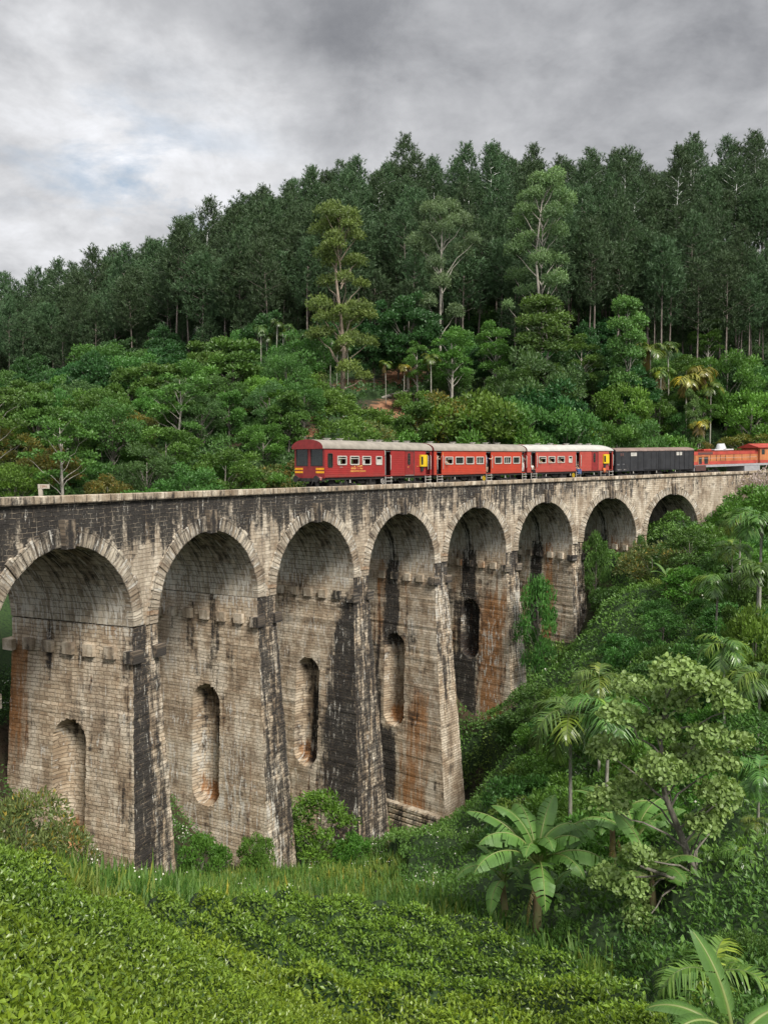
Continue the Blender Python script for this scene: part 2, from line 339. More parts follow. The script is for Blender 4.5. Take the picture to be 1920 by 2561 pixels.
# ---------------------------------------------------------------- stone
def stone(name, bw=.52, rh=.20, ca=(.49, .41, .31), cb=(.31, .24, .17), cm=(.44, .37, .28), mort=.03, pale=0.0, distort=.035, bump=1.0):
    """coursed stone; colour attribute: R black lichen, G lime, B rust"""
    T = NT(name)
    uv = T.n('ShaderNodeUVMap', uv_map='uv').outputs[0]
    nz = T.n('ShaderNodeTexNoise', {'Scale': 1.6, 'Detail': 3, 'Vector': uv})
    d = T.n('ShaderNodeVectorMath', {0: nz.outputs[1], 1: (.5, .5, .5)}, operation='SUBTRACT')
    d2 = T.n('ShaderNodeVectorMath', {0: d.outputs[0]}, operation='SCALE'); d2.inputs['Scale'].default_value = distort*2.2
    nzb = T.n('ShaderNodeTexNoise', {'Scale': 9.0, 'Detail': 2, 'Vector': uv})
    db = T.n('ShaderNodeVectorMath', {0: nzb.outputs[1], 1: (.5, .5, .5)}, operation='SUBTRACT')
    db2 = T.n('ShaderNodeVectorMath', {0: db.outputs[0]}, operation='SCALE'); db2.inputs['Scale'].default_value = distort
    u2 = T.n('ShaderNodeVectorMath', {0: T.n('ShaderNodeVectorMath', {0: uv, 1: d2.outputs[0]}, operation='ADD').outputs[0], 1: db2.outputs[0]}, operation='ADD').outputs[0]
    bk = T.n('ShaderNodeTexBrick', {'Vector': u2, 'Color1': (0, 0, 0), 'Color2': (1, 1, 1), 'Mortar': (.5, .5, .5), 'Scale': 1.0, 'Mortar Size': mort, 'Mortar Smooth': .6, 'Bias': 0.0, 'Brick Width': bw, 'Row Height': rh})
    bk.offset = .43; bk.offset_frequency = 2; bk.squash = .68; bk.squash_frequency = 3
    at_ = T.n('ShaderNodeVertexColor', layer_name='col').outputs[0]; sx = T.n('ShaderNodeSeparateColor', {0: at_})
    sm = T.n('ShaderNodeMapping', {'Vector': uv, 'Scale': (3.2, .30, 1)}).outputs[0]
    sm2 = T.n('ShaderNodeMapping', {'Vector': uv, 'Scale': (5.5, .9, 1)}).outputs[0]
    streak = T.noise(sm, 1.0, 6, .62); streak2 = T.noise(sm2, 1.0, 5, .62)
    big = T.noise(uv, .28, 5, .6); mid = T.noise(uv, 1.7, 6, .65); fine = T.noise(uv, 9.0, 5, .7)
    tone = T.n('ShaderNodeSeparateColor', {0: bk.outputs[0]}).outputs[0]
    base = T.mix(tone, ca, cb)
    base = T.mix(T.math('MULTIPLY', T.step(big, .40, .66), .45), base, (.30, .265, .22))
    base = T.mix(T.math('MULTIPLY', T.step(mid, .5, .72), .45), base, (.17, .12, .085))
    base = T.mix(T.math('MULTIPLY', T.step(fine, .35, .75), .45), base, (.52, .43, .32))
    pt = T.noise(T.n('ShaderNodeMapping', {'Vector': uv, 'Scale': (.9, .33, 1)}).outputs[0], 1.0, 6, .68)
    base = T.mix(T.math('MULTIPLY', T.step(pt, .48, .62), .75), base, (.68, .60, .48)); base = T.mix(T.math('MULTIPLY', T.step(pt, .50, .36), .62), base, (.185, .125, .075))
    base = T.mix(T.math('MULTIPLY', T.math('MULTIPLY', bk.outputs[1], T.step(fine, .25, .6)), .58), base, cm)
    # rust
    fr = T.math('ADD', sx.outputs[2], T.math('MULTIPLY', T.math('SUBTRACT', streak, .5), 1.7)); fr = T.step(fr, .36, .8)
    base = T.mix(T.math('MULTIPLY', fr, .8), base, (.33, .135, .035))
    # black growth, broken by courses and streaks
    fd = T.math('ADD', sx.outputs[0], T.math('MULTIPLY', T.math('SUBTRACT', streak, .5), 2.3))
    fd = T.math('ADD', fd, T.math('MULTIPLY', T.math('SUBTRACT', mid, .5), 1.3)); fd = T.math('ADD', fd, T.math('MULTIPLY', T.math('SUBTRACT', tone, .5), .22))
    fd = T.math('ADD', fd, T.math('MULTIPLY', T.math('SUBTRACT', fine, .5), 1.1))
    fdm = T.math('MULTIPLY', T.step(fd, .26, .86), T.math('MULTIPLY_ADD', T.math('MULTIPLY', bk.outputs[1], T.step(mid, .45, .6)), -.55, .95))
    base = T.mix(fdm, base, T.mix(T.step(fine, .4, .8), (.016, .016, .018), (.045, .042, .038)))
    # lime runs
    fw = T.math('ADD', sx.outputs[1], T.math('MULTIPLY', T.math('SUBTRACT', streak2, .5), 2.9)); fw = T.math('ADD', fw, T.math('MULTIPLY', T.math('SUBTRACT', fine, .5), 1.1))
    fw = T.step(fw, .50, .80)
    base = T.mix(T.math('MULTIPLY', fw, .85), base, (.60, .57, .51))
    T.put(T.b.inputs['Base Color'], base); T.b.inputs['Roughness'].default_value = .92; T.b.inputs['Specular IOR Level'].default_value = .25
    hgt = T.math('ADD', T.math('MULTIPLY', bk.outputs[1], -1.0), T.math('ADD', T.math('MULTIPLY', mid, .5), T.math('MULTIPLY', fine, .55))); hgt = T.math('ADD', hgt, T.math('MULTIPLY', tone, .35))
    bn = T.n('ShaderNodeBump', {'Strength': bump, 'Distance': .085, 'Height': hgt}); T.put(T.b.inputs['Normal'], bn.outputs[0])
    return T.m
M_wall = stone('coursed_stone', mort=.02, distort=.06)
M_pier = stone('pier_stone', .50, .195, (.56, .455, .33), (.35, .25, .16), (.17, .125, .085), .022, distort=.085)
M_ring = stone('ring_stone', .34, .62, (.37, .32, .25), (.27, .225, .17), (.15, .12, .09), .03, distort=.08)
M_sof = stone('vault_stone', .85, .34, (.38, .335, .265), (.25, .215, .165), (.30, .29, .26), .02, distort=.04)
M_cap = stone('coping_stone', 1.1, 2.0, (.35, .28, .20), (.26, .20, .14), (.10, .08, .06), .035, distort=.01)
M_blk = stone('block_stone', 4.0, 4.0, (.36, .29, .21), (.28, .22, .16), (.2, .16, .12), .01)

via = empty('viaduct', tuple(float(a) for a in VP(3, 3.8, -26)))
tag(via, 'tall curved stone railway viaduct with round arches and tapering stained piers', 'viaduct')
VO = np.array(via.location)
def vobj(name, V, F, m, uv, col, parent=via, smooth=False):
    o = obj(name, mesh(name, V-VO if parent is via else V-VO, F, m, uv=uv, col=np.clip(col, 0, 1.5), smooth=smooth), parent)
    return o
def arch_z(i, ds): return zc(i)-2.10-RA + np.sqrt(np.maximum(RA*RA-ds*ds, 0))
NI0, NI1 = -1, 8     # arches -1..7
def nearest(i): return np.clip(np.round(i), -1, 7)

def span_col(i, z, t):
    """stain masks of the spandrel face"""
    top = zc(i)-z
    k = np.clip(1-(i-1.5)/5.5, .0, 1)
    d = .22+.86*np.exp(-(top/2.7)**2)*(0.30+.70*k) + .75*(fbm(i*6, z*.5)-.5)+.35*(fbm(i*22, z*.8+4)-.5)
    ds = np.abs(i-nearest(i))*BAY
    ext = top-(2.10+RA-np.sqrt(np.maximum((RA+.8)**2-ds**2, 0)))
    d = d+.28*np.exp(-((ds-0)/1.6)**2)*np.exp(-(top/3.4)**2)*(.4+.6*k)
    # paler between the arches, dark at the arch springing
    pil = np.exp(-((ds-5.05)/1.1)**2)
    d = d-.20*pil*smoothstep(1.8, 3.0, top)
    d = d-.08*smoothstep(4.5, 7.5, i)
    wht = .16+.24*smoothstep(3.5, 7, top)*pil+.10*smoothstep(0, 3, i)*np.exp(-(top/3)**2)
    r = .10+.22*pil*smoothstep(2.2, 5, top)+.18*np.exp(-((i-3.5)/.3)**2)
    return np.stack([d, wht, r], -1)

def spandrel(name, t, flip):
    nz = 26; V = []; U = []; Cc = []; F = []; base = 0
    for k in range(-1, 8):
        es = np.concatenate([[-BAY/2], -RA+2*RA*(.5-.5*np.cos(np.linspace(0, pi, 49))), [BAY/2]])
        if k == -1: es[0] = -9.0
        if k == 7: es[-1] = 5.05+20.0
        ii = k+es/BAY
        if k == 7: ii = np.concatenate([ii[:-1], np.linspace(ii[-2]+.08, ii[-1], 24)]); es = (ii-k)*BAY
        if k == -1: ii = np.concatenate([np.linspace(ii[0], ii[1]-.08, 8), ii[1:]]); es = (ii-k)*BAY
        top = zc(ii)-(.28 if t < 1 else .60); low = np.where(np.abs(es) <= RA+1e-6, arch_z(ii*0+k, es)+0*ii, zc(k)-2.10-RA)
        low = np.where(es > RA+.9, zc(k)-13, low) if k == 7 else low
        low = np.where(es < -RA-.9, zc(k)-13, low) if k == -1 else low
        f = np.linspace(0, 1, nz)[:, None]
        Z = low[None]*(1-f)+top[None]*f; I = np.broadcast_to(ii, Z.shape)
        V.append(VP(I, t, Z).reshape(-1, 3)); U.append(np.stack([I*BAY, Z-zc(I)], -1).reshape(-1, 2)); Cc.append(span_col(I, Z, t).reshape(-1, 3))
        g = grid_faces(nz, len(ii))+base; F.append(g[:, ::-1] if flip else g); base += nz*len(ii)
    return vobj(name, np.concatenate(V), [np.concatenate(F)], M_wall, np.concatenate(U), np.concatenate(Cc))
spandrel('spandrel_wall', 0.0, True); spandrel('spandrel_wall', 7.6, False)

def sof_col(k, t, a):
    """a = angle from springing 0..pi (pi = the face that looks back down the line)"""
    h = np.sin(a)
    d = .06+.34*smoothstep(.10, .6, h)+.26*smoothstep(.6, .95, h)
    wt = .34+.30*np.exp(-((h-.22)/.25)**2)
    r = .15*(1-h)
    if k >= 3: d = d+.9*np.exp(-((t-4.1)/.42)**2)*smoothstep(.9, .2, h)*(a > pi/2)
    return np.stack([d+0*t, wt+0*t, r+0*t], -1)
def sweep(k, nt_, prof):
    pass
RING = .74
for k in range(-1, 8):
    A = np.linspace(0, pi, 61)
    sp_z = float(zc(k))-2.10-RA
    # vault
    tt = np.linspace(0.02, 7.58, 33); AA, TT = np.meshgrid(A, tt, indexing='ij')
    V = VP(k - RA*np.cos(AA)/BAY, TT, sp_z+RA*np.sin(AA)).reshape(-1, 3)
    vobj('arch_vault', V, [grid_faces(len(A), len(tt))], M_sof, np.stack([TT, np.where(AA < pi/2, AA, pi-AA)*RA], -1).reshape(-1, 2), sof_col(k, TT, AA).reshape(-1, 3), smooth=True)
    # rings on both faces, proud of the wall, stones of uneven length
    for side, t0, t1 in ((0, -.07, .25), (1, 7.67, 7.35)):
        NS = 37; V = []; U = []; F = []; Cc = []; n = 0; r_ = np.random.default_rng(100+k)
        edges = np.linspace(0, pi, NS+1)
        for j in range(NS):
            a0, a1 = edges[j]+.004, edges[j+1]-.004; ro = RA+RING+r_.uniform(-.10, .12); pr_ = r_.uniform(-.03, .03)*(1 if side else -1)
            rr = [RA, RA+.5*(RING), ro]
            q = []
            for (a, r, t) in ((a0, RA, t0+pr_), (a1, RA, t0+pr_), (a1, ro, t0+pr_), (a0, ro, t0+pr_), (a0, RA, t1), (a1, RA, t1), (a1, ro, t1), (a0, ro, t1)):
                q.append(VP(k-r*cos(a)/BAY, t, sp_z+r*sin(a))); U.append((a*RA*1.0+(0 if t == t1 else 0), r-RA+(.3 if t == t1 else 0)))
                h = sin(a); kk = max(0, min(1, 1-(k-1.2)/4.5))
                Cc.append((.17+.5*h**6*(.35+.65*kk)+r_.uniform(-.14, .2), .32+.1*h+r_.uniform(-.15, .1), .10+(.35 if (k in (0, 1, 2, 3, 4) and a < .9 and side == 0) else .06)*(1-h)))
            V += q; F += [(n, n+1, n+2, n+3), (n+4, n+7, n+6, n+5), (n, n+4, n+5, n+1), (n+2, n+6, n+7, n+3), (n+1, n+5, n+6, n+2), (n, n+3, n+7, n+4)]; n += 8
        ro_ = vobj('arch_ring', np.array(V), [np.array(F)], M_ring, np.array(U), np.array(Cc))
        # keystone
        V = []; U = []; tk = -.30 if side == 0 else 7.9; tb = .2 if side == 0 else 7.4
        for t in (tk, tb):
            for (x, z) in ((-.27, -.10), (.27, -.10), (.36, 1.12), (-.36, 1.12)):
                V.append(VP(k+x/BAY, t, sp_z+RA+z)); U.append((x+.5, z))
        F = [(0, 1, 2, 3), (4, 7, 6, 5), (0, 4, 5, 1), (1, 5, 6, 2), (2, 6, 7, 3), (3, 7, 4, 0)]
        vobj('keystone', np.array(V), [np.array(F)], M_blk, np.array(U), np.tile((.85 if k < 6 else .75, .15, .05), (8, 1)), parent=ro_)

# ---------------------------------------------------------------- piers
ZB = {-1: -12, 0: -16, 1: -21.5, 2: -25, 3: -28.5, 4: -27.6, 5: -23.5, 6: -18, 7: -13, 8: -10}
NICHE = {1: (-12.3, -18.9), 2: (-13.1, -20.4), 3: (-13.5, -21.1), 4: (-13.5, -21.0), 5: (-12.0, -17.3), 0: (-10.5, -14.0)}
BAT = {1: (.035, .055), 2: (.07, .03), 3: (.065, .055), 4: (.08, .03), 5: (.08, .03)}   # batter across and along the line
def pier_cols(k, t, z, depth):
    zt = -7.6; q = zt-z; n = fbm(t*.5+k*9, z*.25+k*5)
    d = .12+.9*(n-.5); wt = .22+.60*(fbm(t*.9+k*3, z*.35+3)-.5)+.38*np.exp(-((q+.1)/.9)**2); r = .14+.5*(fbm(t*.4+k*2+50, z*.2)-.5)
    g = lambda c, s: np.exp(-((t-c)/s)**2)
    if k == 1:
        r = r+.75*g(7.4, 1.0)*smoothstep(0, 2, q)*smoothstep(9, 4, q)+.2*g(1, 1.2); d = d+.55*g(5.2, .35)*smoothstep(3.5, 2, q)*smoothstep(-3, 0, q)+.3*g(3.2, .5)*smoothstep(8, 1, q)+.2*g(.3, .4)
    if k == 2:
        d = d+.45*g(3.3, .35)*smoothstep(9, 2, q)+.25*g(5.0, .4)*smoothstep(6, 2, q)+.5*g(3.6, .5)*smoothstep(12.5, 14, q)+.35*g(.8, .5)*smoothstep(5, 12, q); wt = wt+.18*smoothstep(5, 12, q); r = r+.3*g(2.2, .3)*smoothstep(8, 2, q)+.2*g(.4, .5)
    if k == 3:
        d = d+.98*smoothstep(1.5+.19*np.minimum(q, 11), .2+.10*np.minimum(q, 11), t+1.3*(n-.5))*smoothstep(0.2, 1.8, q)*(1-.35*smoothstep(11, 16, q)*smoothstep(.6, 1.6, t)) ; r = r+.35*smoothstep(12, 17, q)+.25*g(2.8, .6)*smoothstep(3, 1, q)
    if k == 4:
        w_ = .55+.045*q
        d = d+1.15*np.exp(-(np.abs(t-4.1)/w_)**3)*smoothstep(7.5, 5.5, q)+.85*np.exp(-(np.abs(t-5.5)/.55)**2)*smoothstep(5, 8, q)+1.0*np.exp(-(np.abs(t-4.4)/1.0)**4)*smoothstep(13.3, 14.2, q)+.9*g(7.2, .5)*smoothstep(5, 9, q)
        r = r+.55*g(1.4, 1.6)*smoothstep(7, 12, q)+.45*g(5.4, .8)+.25*g(2.9, .5)*smoothstep(9, 4, q); wt = wt+.30*g(1.8, .8)*np.exp(-((q-7)/2.5)**2)-.05
    if k == 5:
        d = d+1.2*np.exp(-(np.abs(t-4.0)/.75)**4)*smoothstep(5, 3, q)+1.1*np.exp(-(np.abs(t-4.4)/1.3)**4)*smoothstep(9, 10.5, q)+1.0*g(6.6, .45)*smoothstep(3, 5, q)+.6*np.exp(-(np.abs(t-4.2)/1.6)**4)*smoothstep(3, 5, q)
        r = r+.62*smoothstep(2, 6, q)*g(1.3, 1.6)+.2; wt = wt+.28*g(1.6, .8)*smoothstep(5, 8, q)
    if k >= 6:
        d = d+1.2*np.exp(-(np.abs(t-4.2)/.75)**4)+.3*g(6.6, .6); r = r+.75*g(2.8, .7)+.4*g(5.5, .5)*smoothstep(0, 3, q)+.3*g(1, .6)*smoothstep(5, 8, q); wt = wt+.1
    # inside of the niche: greyer, orange foot
    if depth is not None:
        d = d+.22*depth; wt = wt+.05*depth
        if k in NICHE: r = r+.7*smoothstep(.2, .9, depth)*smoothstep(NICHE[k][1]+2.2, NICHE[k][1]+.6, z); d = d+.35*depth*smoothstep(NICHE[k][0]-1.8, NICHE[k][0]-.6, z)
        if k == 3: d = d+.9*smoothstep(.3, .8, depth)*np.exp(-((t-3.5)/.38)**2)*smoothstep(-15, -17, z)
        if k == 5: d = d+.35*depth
    return np.stack([d, wt, r], -1)
def end_cols(k, u, z):
    """front end of the pier; u 0 near edge .. 1 far edge"""
    q = -7.6-z; n = fbm(u*2+k*7, z*.3+k)
    e = {0: .8, 1: .66, 2: .72, 3: .76, 4: .5, 5: .5, 6: .65, 7: .4, 8: .3}.get(k, .5)
    d = e+.4*(n-.5); wt = .16+.32*(fbm(u*3+k, z*.22)-.5); r = .05+0*u
    if k == 1: d = np.where(u < .5, d+.3, d-.12+.1*smoothstep(3, 9, q)); wt = wt+.10*(u > .4)
    if k == 2: d = d-.25*smoothstep(11, 15, q)*smoothstep(.6, .2, u); wt = wt+.34*smoothstep(8, 12, q)*smoothstep(.9, .3, u)
    if k == 3: wt = wt+.18*np.exp(-((u-.5)/.12)**2)
    if k == 4: d = d+.35*smoothstep(4, 1, q)-.45*smoothstep(6.5, 12, q)+.25*np.exp(-((u-.4)/.2)**2)*smoothstep(4, 8, q); wt = wt+.38*np.exp(-((q-4)/3.5)**2); r = r+.12*smoothstep(8, 14, q)
    if k == 5: d = d+.3*smoothstep(3, 1, q)-.1*smoothstep(6, 9, q); wt = wt+.42*smoothstep(1.5, 4, q)*smoothstep(.1, .5, u); r = r+.22*smoothstep(6, 10, q)
    if k >= 6: wt = wt+.22*smoothstep(1, 3, q)
    return np.stack([d, wt, r], -1)
for k in range(-1, 9):
    im = k-.5; zt = float(zc(im))-2.10-RA; zb = ZB[k]; zcb = zt-.9
    nz = max(12, int((zt-zb)/.11)); z = np.linspace(zt, zb, nz); dz = np.maximum(zcb-z, 0)
    sh = zt+7.6; TB, LB = BAT.get(k, (.065, .035))
    ta, tb = -TB*dz, 7.6+.5*TB*dz
    jt = smoothstep(0, 1, dz); le = PH+LB*dz+.055*(vnoise(z*4.6, z*0+k*7.3)-.5)*jt; ta = ta+.07*(vnoise(z*4.6+40, z*0+k*3.1)-.5)*jt
    P0 = empty('pier', tuple(float(a) for a in (VP(im, 3.8, zb)-VO)), 0, via)
    PO = np.array(P0.location)+VO
    def pobj(name, V, F, m, uv, col, smooth=False, parent=P0):
        return obj(name, mesh(name, V-PO, F, m, uv=uv, col=np.clip(col, 0, 1.6), smooth=smooth), parent)
    V = []; U = []; Cc = []; F = []; n = 0
    for sgn in (-1, 1):
        nt_ = 104; f = np.linspace(0, 1, nt_)
        T_ = ta[:, None]*(1-f)+tb[:, None]*f; Z_ = np.broadcast_to(z[:, None], T_.shape).copy()
        dep = np.zeros_like(T_)
        if k in NICHE:
            zu, zl = NICHE[k]; rn = 1.02; tcn = 3.72
            cz = np.clip(Z_, zl+rn, zu-rn); rr = np.hypot(T_-tcn, Z_-cz)/rn
            # pull the grid onto the rim so that the edge is clean
            m = (np.abs(rr-1) < .07)
            sc = np.where(m, np.where(rr > 1, 1.012, .985)/np.maximum(rr, 1e-3), 1.0)
            T_ = tcn+(T_-tcn)*sc; Z_ = cz+(Z_-cz)*sc; rr = rr*sc
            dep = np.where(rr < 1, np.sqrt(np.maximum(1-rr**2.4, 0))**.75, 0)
        ln = le[:, None]-.95*dep
        I_ = im+sgn*ln/BAY
        V.append(VP(I_, T_, Z_).reshape(-1, 3)); U.append(np.stack([T_+k*3.3, Z_+11.3*k], -1).reshape(-1, 2))
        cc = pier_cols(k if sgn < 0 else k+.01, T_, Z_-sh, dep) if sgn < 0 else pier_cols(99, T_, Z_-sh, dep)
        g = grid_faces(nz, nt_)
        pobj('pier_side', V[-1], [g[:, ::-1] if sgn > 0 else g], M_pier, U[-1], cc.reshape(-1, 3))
    V = []; U = []; Cc = []; F = []; n = 0
    for tside, fl in ((0, False), (1, True)):
        nu = 14; f = np.linspace(0, 1, nu)[None]; zz_ = z; l2 = le[:, None]; te = (ta if tside == 0 else tb)[:, None]
        E_ = -l2+2*l2*f; Z_ = np.broadcast_to(zz_[:, None], E_.shape); T_ = np.broadcast_to(te, E_.shape)
        V.append(VP(im+E_/BAY, T_, Z_).reshape(-1, 3)); U.append(np.stack([E_+k*5.1, Z_+11.3*k], -1).reshape(-1, 2)); Cc.append(end_cols(k, np.broadcast_to(f, E_.shape), Z_-sh).reshape(-1, 3))
        g = grid_faces(len(zz_), nu)
        pobj('pier_end', V[-1], [g if fl else g[:, ::-1]], M_pier, U[-1], Cc[-1])
    # corbel blocks below the springing
    for sgn in (-1, 1):
        for j in range(7):
            t0 = -.02+1.285*j; hw = .31; out_ = .30; lo = -.22
            if j == 0: t0 += .05
            if j == 6: t0 -= .05
            zc0 = zcb-.35; out_ = .22; a0, a1 = (t0-hw, t0+hw); V = []; U = []
            if j in (0, 6): zc0 -= .12; out_ = .30
            for e in (PH-.4, PH+out_):
                for (t, zz_) in ((a0, zc0-.28), (a1, zc0-.28+rng.uniform(-.02, .02)), (a1, zc0+.29), (a0, zc0+.29+rng.uniform(-.02, .02))):
                    V.append(VP(im+sgn*e/BAY, t, zz_)); U.append((t+.7*j, zz_+3*k))
            F = [(0, 1, 2, 3), (4, 7, 6, 5), (0, 4, 5, 1), (1, 5, 6, 2), (2, 6, 7, 3), (3, 7, 4, 0)]
            drk = (.75 if j == 0 else (.9 if (k >= 4 and j == 3) or (k == 3 and j <= 1) else .08+.25*rng.random()))
            pobj('corbel', np.array(V), [np.array(F)], M_blk, np.array(U), np.tile((drk, .14, .5 if (k == 5 and j in (2, 4)) else .12), (8, 1)))
    if k == 4:      # battered pier 4 stands on a broad rusticated plinth
        zp = -27.1; V = []; U = []; Cc = []; F = []
        xa = PH+LB*(zcb-zp)+.42; t_a = -TB*(zcb-zp)-.40; t_b = 7.6+.5*TB*(zcb-zp)+.4
        cor = [(-xa, t_a), (xa, t_a), (xa, t_b), (-xa, t_b)]
        for si in range(4):
            (e0, t0), (e1, t1) = cor[si], cor[(si+1) % 4]; f = np.linspace(0, 1, 30)[None]; zz_ = np.linspace(zp, zp-4.2, 40)[:, None]
            g_ = (zp-zz_)*.03
            row = .07*(np.abs(((zp-zz_)/.42) % 1-.5) < .42)
            ex = 1+ (g_+row)/xa; E_ = (e0*(1-f)+e1*f)*ex; T_ = ((t0*(1-f)+t1*f)-3.8)*(1+(g_+row)/5)+3.8; Z_ = zz_+0*f
            V.append(VP(im+E_/BAY, T_, Z_).reshape(-1, 3)); U.append(np.stack([T_+E_, Z_*.6], -1).reshape(-1, 2))
            Cc.append(np.stack([.42+.35*(fbm(T_*.8, Z_*.6)-.5)*2+.1*(T_ > 2), .1+0*T_, .38+0*T_], -1).reshape(-1, 3))
            F.append(grid_faces(40, 30)+si*1200)
        b = 4800; V.append(np.array([VP(im+e/BAY, t, zp) for e, t in cor])); U.append(np.array([(t, e) for e, t in cor])); Cc.append(np.tile((0, .2, .2), (4, 1)))
        V = np.concatenate(V); F = np.concatenate(F+[np.array([[b, b+1, b+2, b+3]])])
        pobj('plinth', V, [F], M_pier, np.concatenate(U), np.concatenate(Cc))

# ---------------------------------------------------------------- parapet copings, deck
ic = np.linspace(-1.85, 8.75, 190); ZC = zc(ic)
for (ti, to, nm) in ((-.16, .46, 'near'), (7.76, 7.14, 'far')):
    lo = 0.0 if ti < 1 else -.32
    prof = [(ti, -.30), (ti, 0.0), (ti+(.03 if ti < 1 else -.03), .02), (to, .02), (to, -.42), (to, -.62)]
    V = []; U = []; vacc = 0
    for j, (t, dz) in enumerate(prof):
        if j: vacc += math.hypot(t-prof[j-1][0], dz-prof[j-1][1])
        V.append(VP(ic, t, ZC+dz+lo)); U.append(np.stack([ic*BAY, np.full(len(ic), vacc)], -1))
    V = np.concatenate(V); U = np.concatenate(U); F = grid_faces(len(prof), len(ic))
    if ti > 1: F = F[:, ::-1]
    cc = np.stack([.22+.5*(fbm(U[:, 0]*.4, U[:, 1]*2)-.35)+.18*(U[:, 1] < .3), .10+0*U[:, 0], .10+0*U[:, 0]], -1)
    vobj('coping', V, [F], M_cap, U, cc)
    # underside
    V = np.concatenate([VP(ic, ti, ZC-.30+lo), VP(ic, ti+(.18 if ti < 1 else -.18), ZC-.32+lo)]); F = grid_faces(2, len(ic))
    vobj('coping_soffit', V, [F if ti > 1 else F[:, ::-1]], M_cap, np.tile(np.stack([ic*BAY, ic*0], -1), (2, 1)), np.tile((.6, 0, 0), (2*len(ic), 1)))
T = NT('ballast'); co = T.obj(); v = T.n('ShaderNodeTexVoronoi', {'Vector': co, 'Scale': 14.0}); c = T.mix(v.outputs[0], (.10, .085, .07), (.24, .21, .18))
T.put(T.b.inputs['Base Color'], c); T.b.inputs['Roughness'].default_value = 1.0; bn = T.n('ShaderNodeBump', {'Strength': 1.0, 'Distance': .05, 'Height': v.outputs[0]}); T.put(T.b.inputs['Normal'], bn.outputs[0]); M_bal = T.m
ib = np.linspace(-4.0, 15, 260); ZBt = zc(ib)-.62
prof = [(.2, -.9), (.44, 0), (2.2, 0), (2.6, .05), (5.0, .05), (5.4, 0), (7.16, 0), (7.4, -.9)]
V = np.concatenate([VP(ib, t, ZBt+dz) for t, dz in prof]) - VO
o = obj('trackbed', mesh('trackbed', V, [grid_faces(len(prof), len(ib))], M_bal), via)
M_rail = paint('rail_steel', (.10, .07, .055), .45, .6); M_slp = paint('sleeper_wood', (.06, .045, .035), .9)
tr = empty('railway_track', tuple(float(a) for a in VP(3, 3.8, zc(3)-.6))); tag(tr, 'single railway track in grey ballast on the viaduct deck', 'railway track')
TO = np.array(tr.location); GA = .84
for s_ in (-1, 1):
    V = []
    for (dt, dz) in ((-.035, 0), (-.035, .15), (.035, .15), (.035, 0)): V.append(VP(ib, 3.8+s_*GA+dt, ZBt+.05+dz)-TO)
    obj('rail', mesh('rail', np.concatenate(V), [grid_faces(4, len(ib))], M_rail), tr)
b_ = MB()
for i_ in np.arange(-3.9, 14.5, .075):
    V = [VP(i_+e/BAY, 3.8+t, zc(i_)-.62+.01+z_) - TO for e in (-.12, .12) for t in (-1.35, 1.35) for z_ in (0, .07)]
    b_.add(V, [(0, 1, 3, 2), (4, 6, 7, 5), (0, 4, 5, 1), (2, 3, 7, 6), (0, 2, 6, 4), (1, 5, 7, 3)])
o = b_.build('sleepers', M_slp, tr); o['kind'] = 'stuff'
# ---------------------------------------------------------------- leaves
def TPL(kind):
    """leaf templates: x across, y along 0..1, z out of the leaf"""
    if kind == 'rhomb': return np.array([(0, 0, 0), (.5, .45, .07), (0, 1, -.05), (-.5, .45, .07)]), [(0, 1, 2, 3)]
    if kind == 'tri': return np.array([(-.5, 0, 0), (.5, 0, 0), (0, 1, 0)]), [(0, 1, 2)]
    if kind == 'leaf': return np.array([(0, 0, 0), (.36, .25, .09), (.5, .55, .12), (0, 1, -.08), (-.5, .55, .12), (-.36, .25, .09), (0, .5, 0)]), [(0, 1, 2, 6), (6, 2, 3), (0, 6, 4, 5), (6, 3, 4)]
    if kind == 'round': return np.array([(0, 0, 0), (.4, .15, .05), (.52, .55, .08), (.2, .95, 0), (-.2, .95, 0), (-.52, .55, .08), (-.4, .15, .05)]), [(0, 1, 2, 3), (0, 3, 4), (0, 4, 5, 6)]
    if kind == 'blade': return np.array([(-.5, 0, 0), (.5, 0, 0), (-.42, .4, .04), (.42, .4, .04), (-.25, .75, -.02), (.25, .75, -.02), (0, 1, -.14)]), [(0, 1, 3, 2), (2, 3, 5, 4), (4, 5, 6)]
    if kind == 'strip': return np.array([(-.5, 0, 0), (.5, 0, 0), (-.5, .55, 0), (.5, .55, 0), (0, 1, -.18)]), [(0, 1, 3, 2), (2, 3, 4)]
def norm(v): return v/(np.linalg.norm(v, axis=-1, keepdims=True)+1e-9)
def leaves(P, dirs, ups, ln, wd, kind, col, bend=None):
    """place one template per row; returns V, [F3, F4], C"""
    tv, tf = TPL(kind); n = len(P); k = len(tv)
    y = norm(dirs); x = norm(np.cross(y, ups)); z = np.cross(x, y)
    ln = np.broadcast_to(ln, n)[:, None, None]; wd = np.broadcast_to(wd, n)[:, None, None]
    V = P[:, None] + x[:, None]*tv[None, :, 0:1]*wd + y[:, None]*tv[None, :, 1:2]*ln + z[:, None]*tv[None, :, 2:3]*ln
    if bend is not None: V[:, :, 2] -= (tv[None, :, 1]**2)*bend[:, None]
    F = {3: [], 4: []}; base = (np.arange(n)*k)[:, None]
    for f in tf: F[len(f)].append(base+np.array(f)[None])
    out = [np.concatenate(F[q]) if F[q] else np.zeros((0, q), int) for q in (3, 4)]
    return V.reshape(-1, 3), out, np.repeat(col, k, 0)
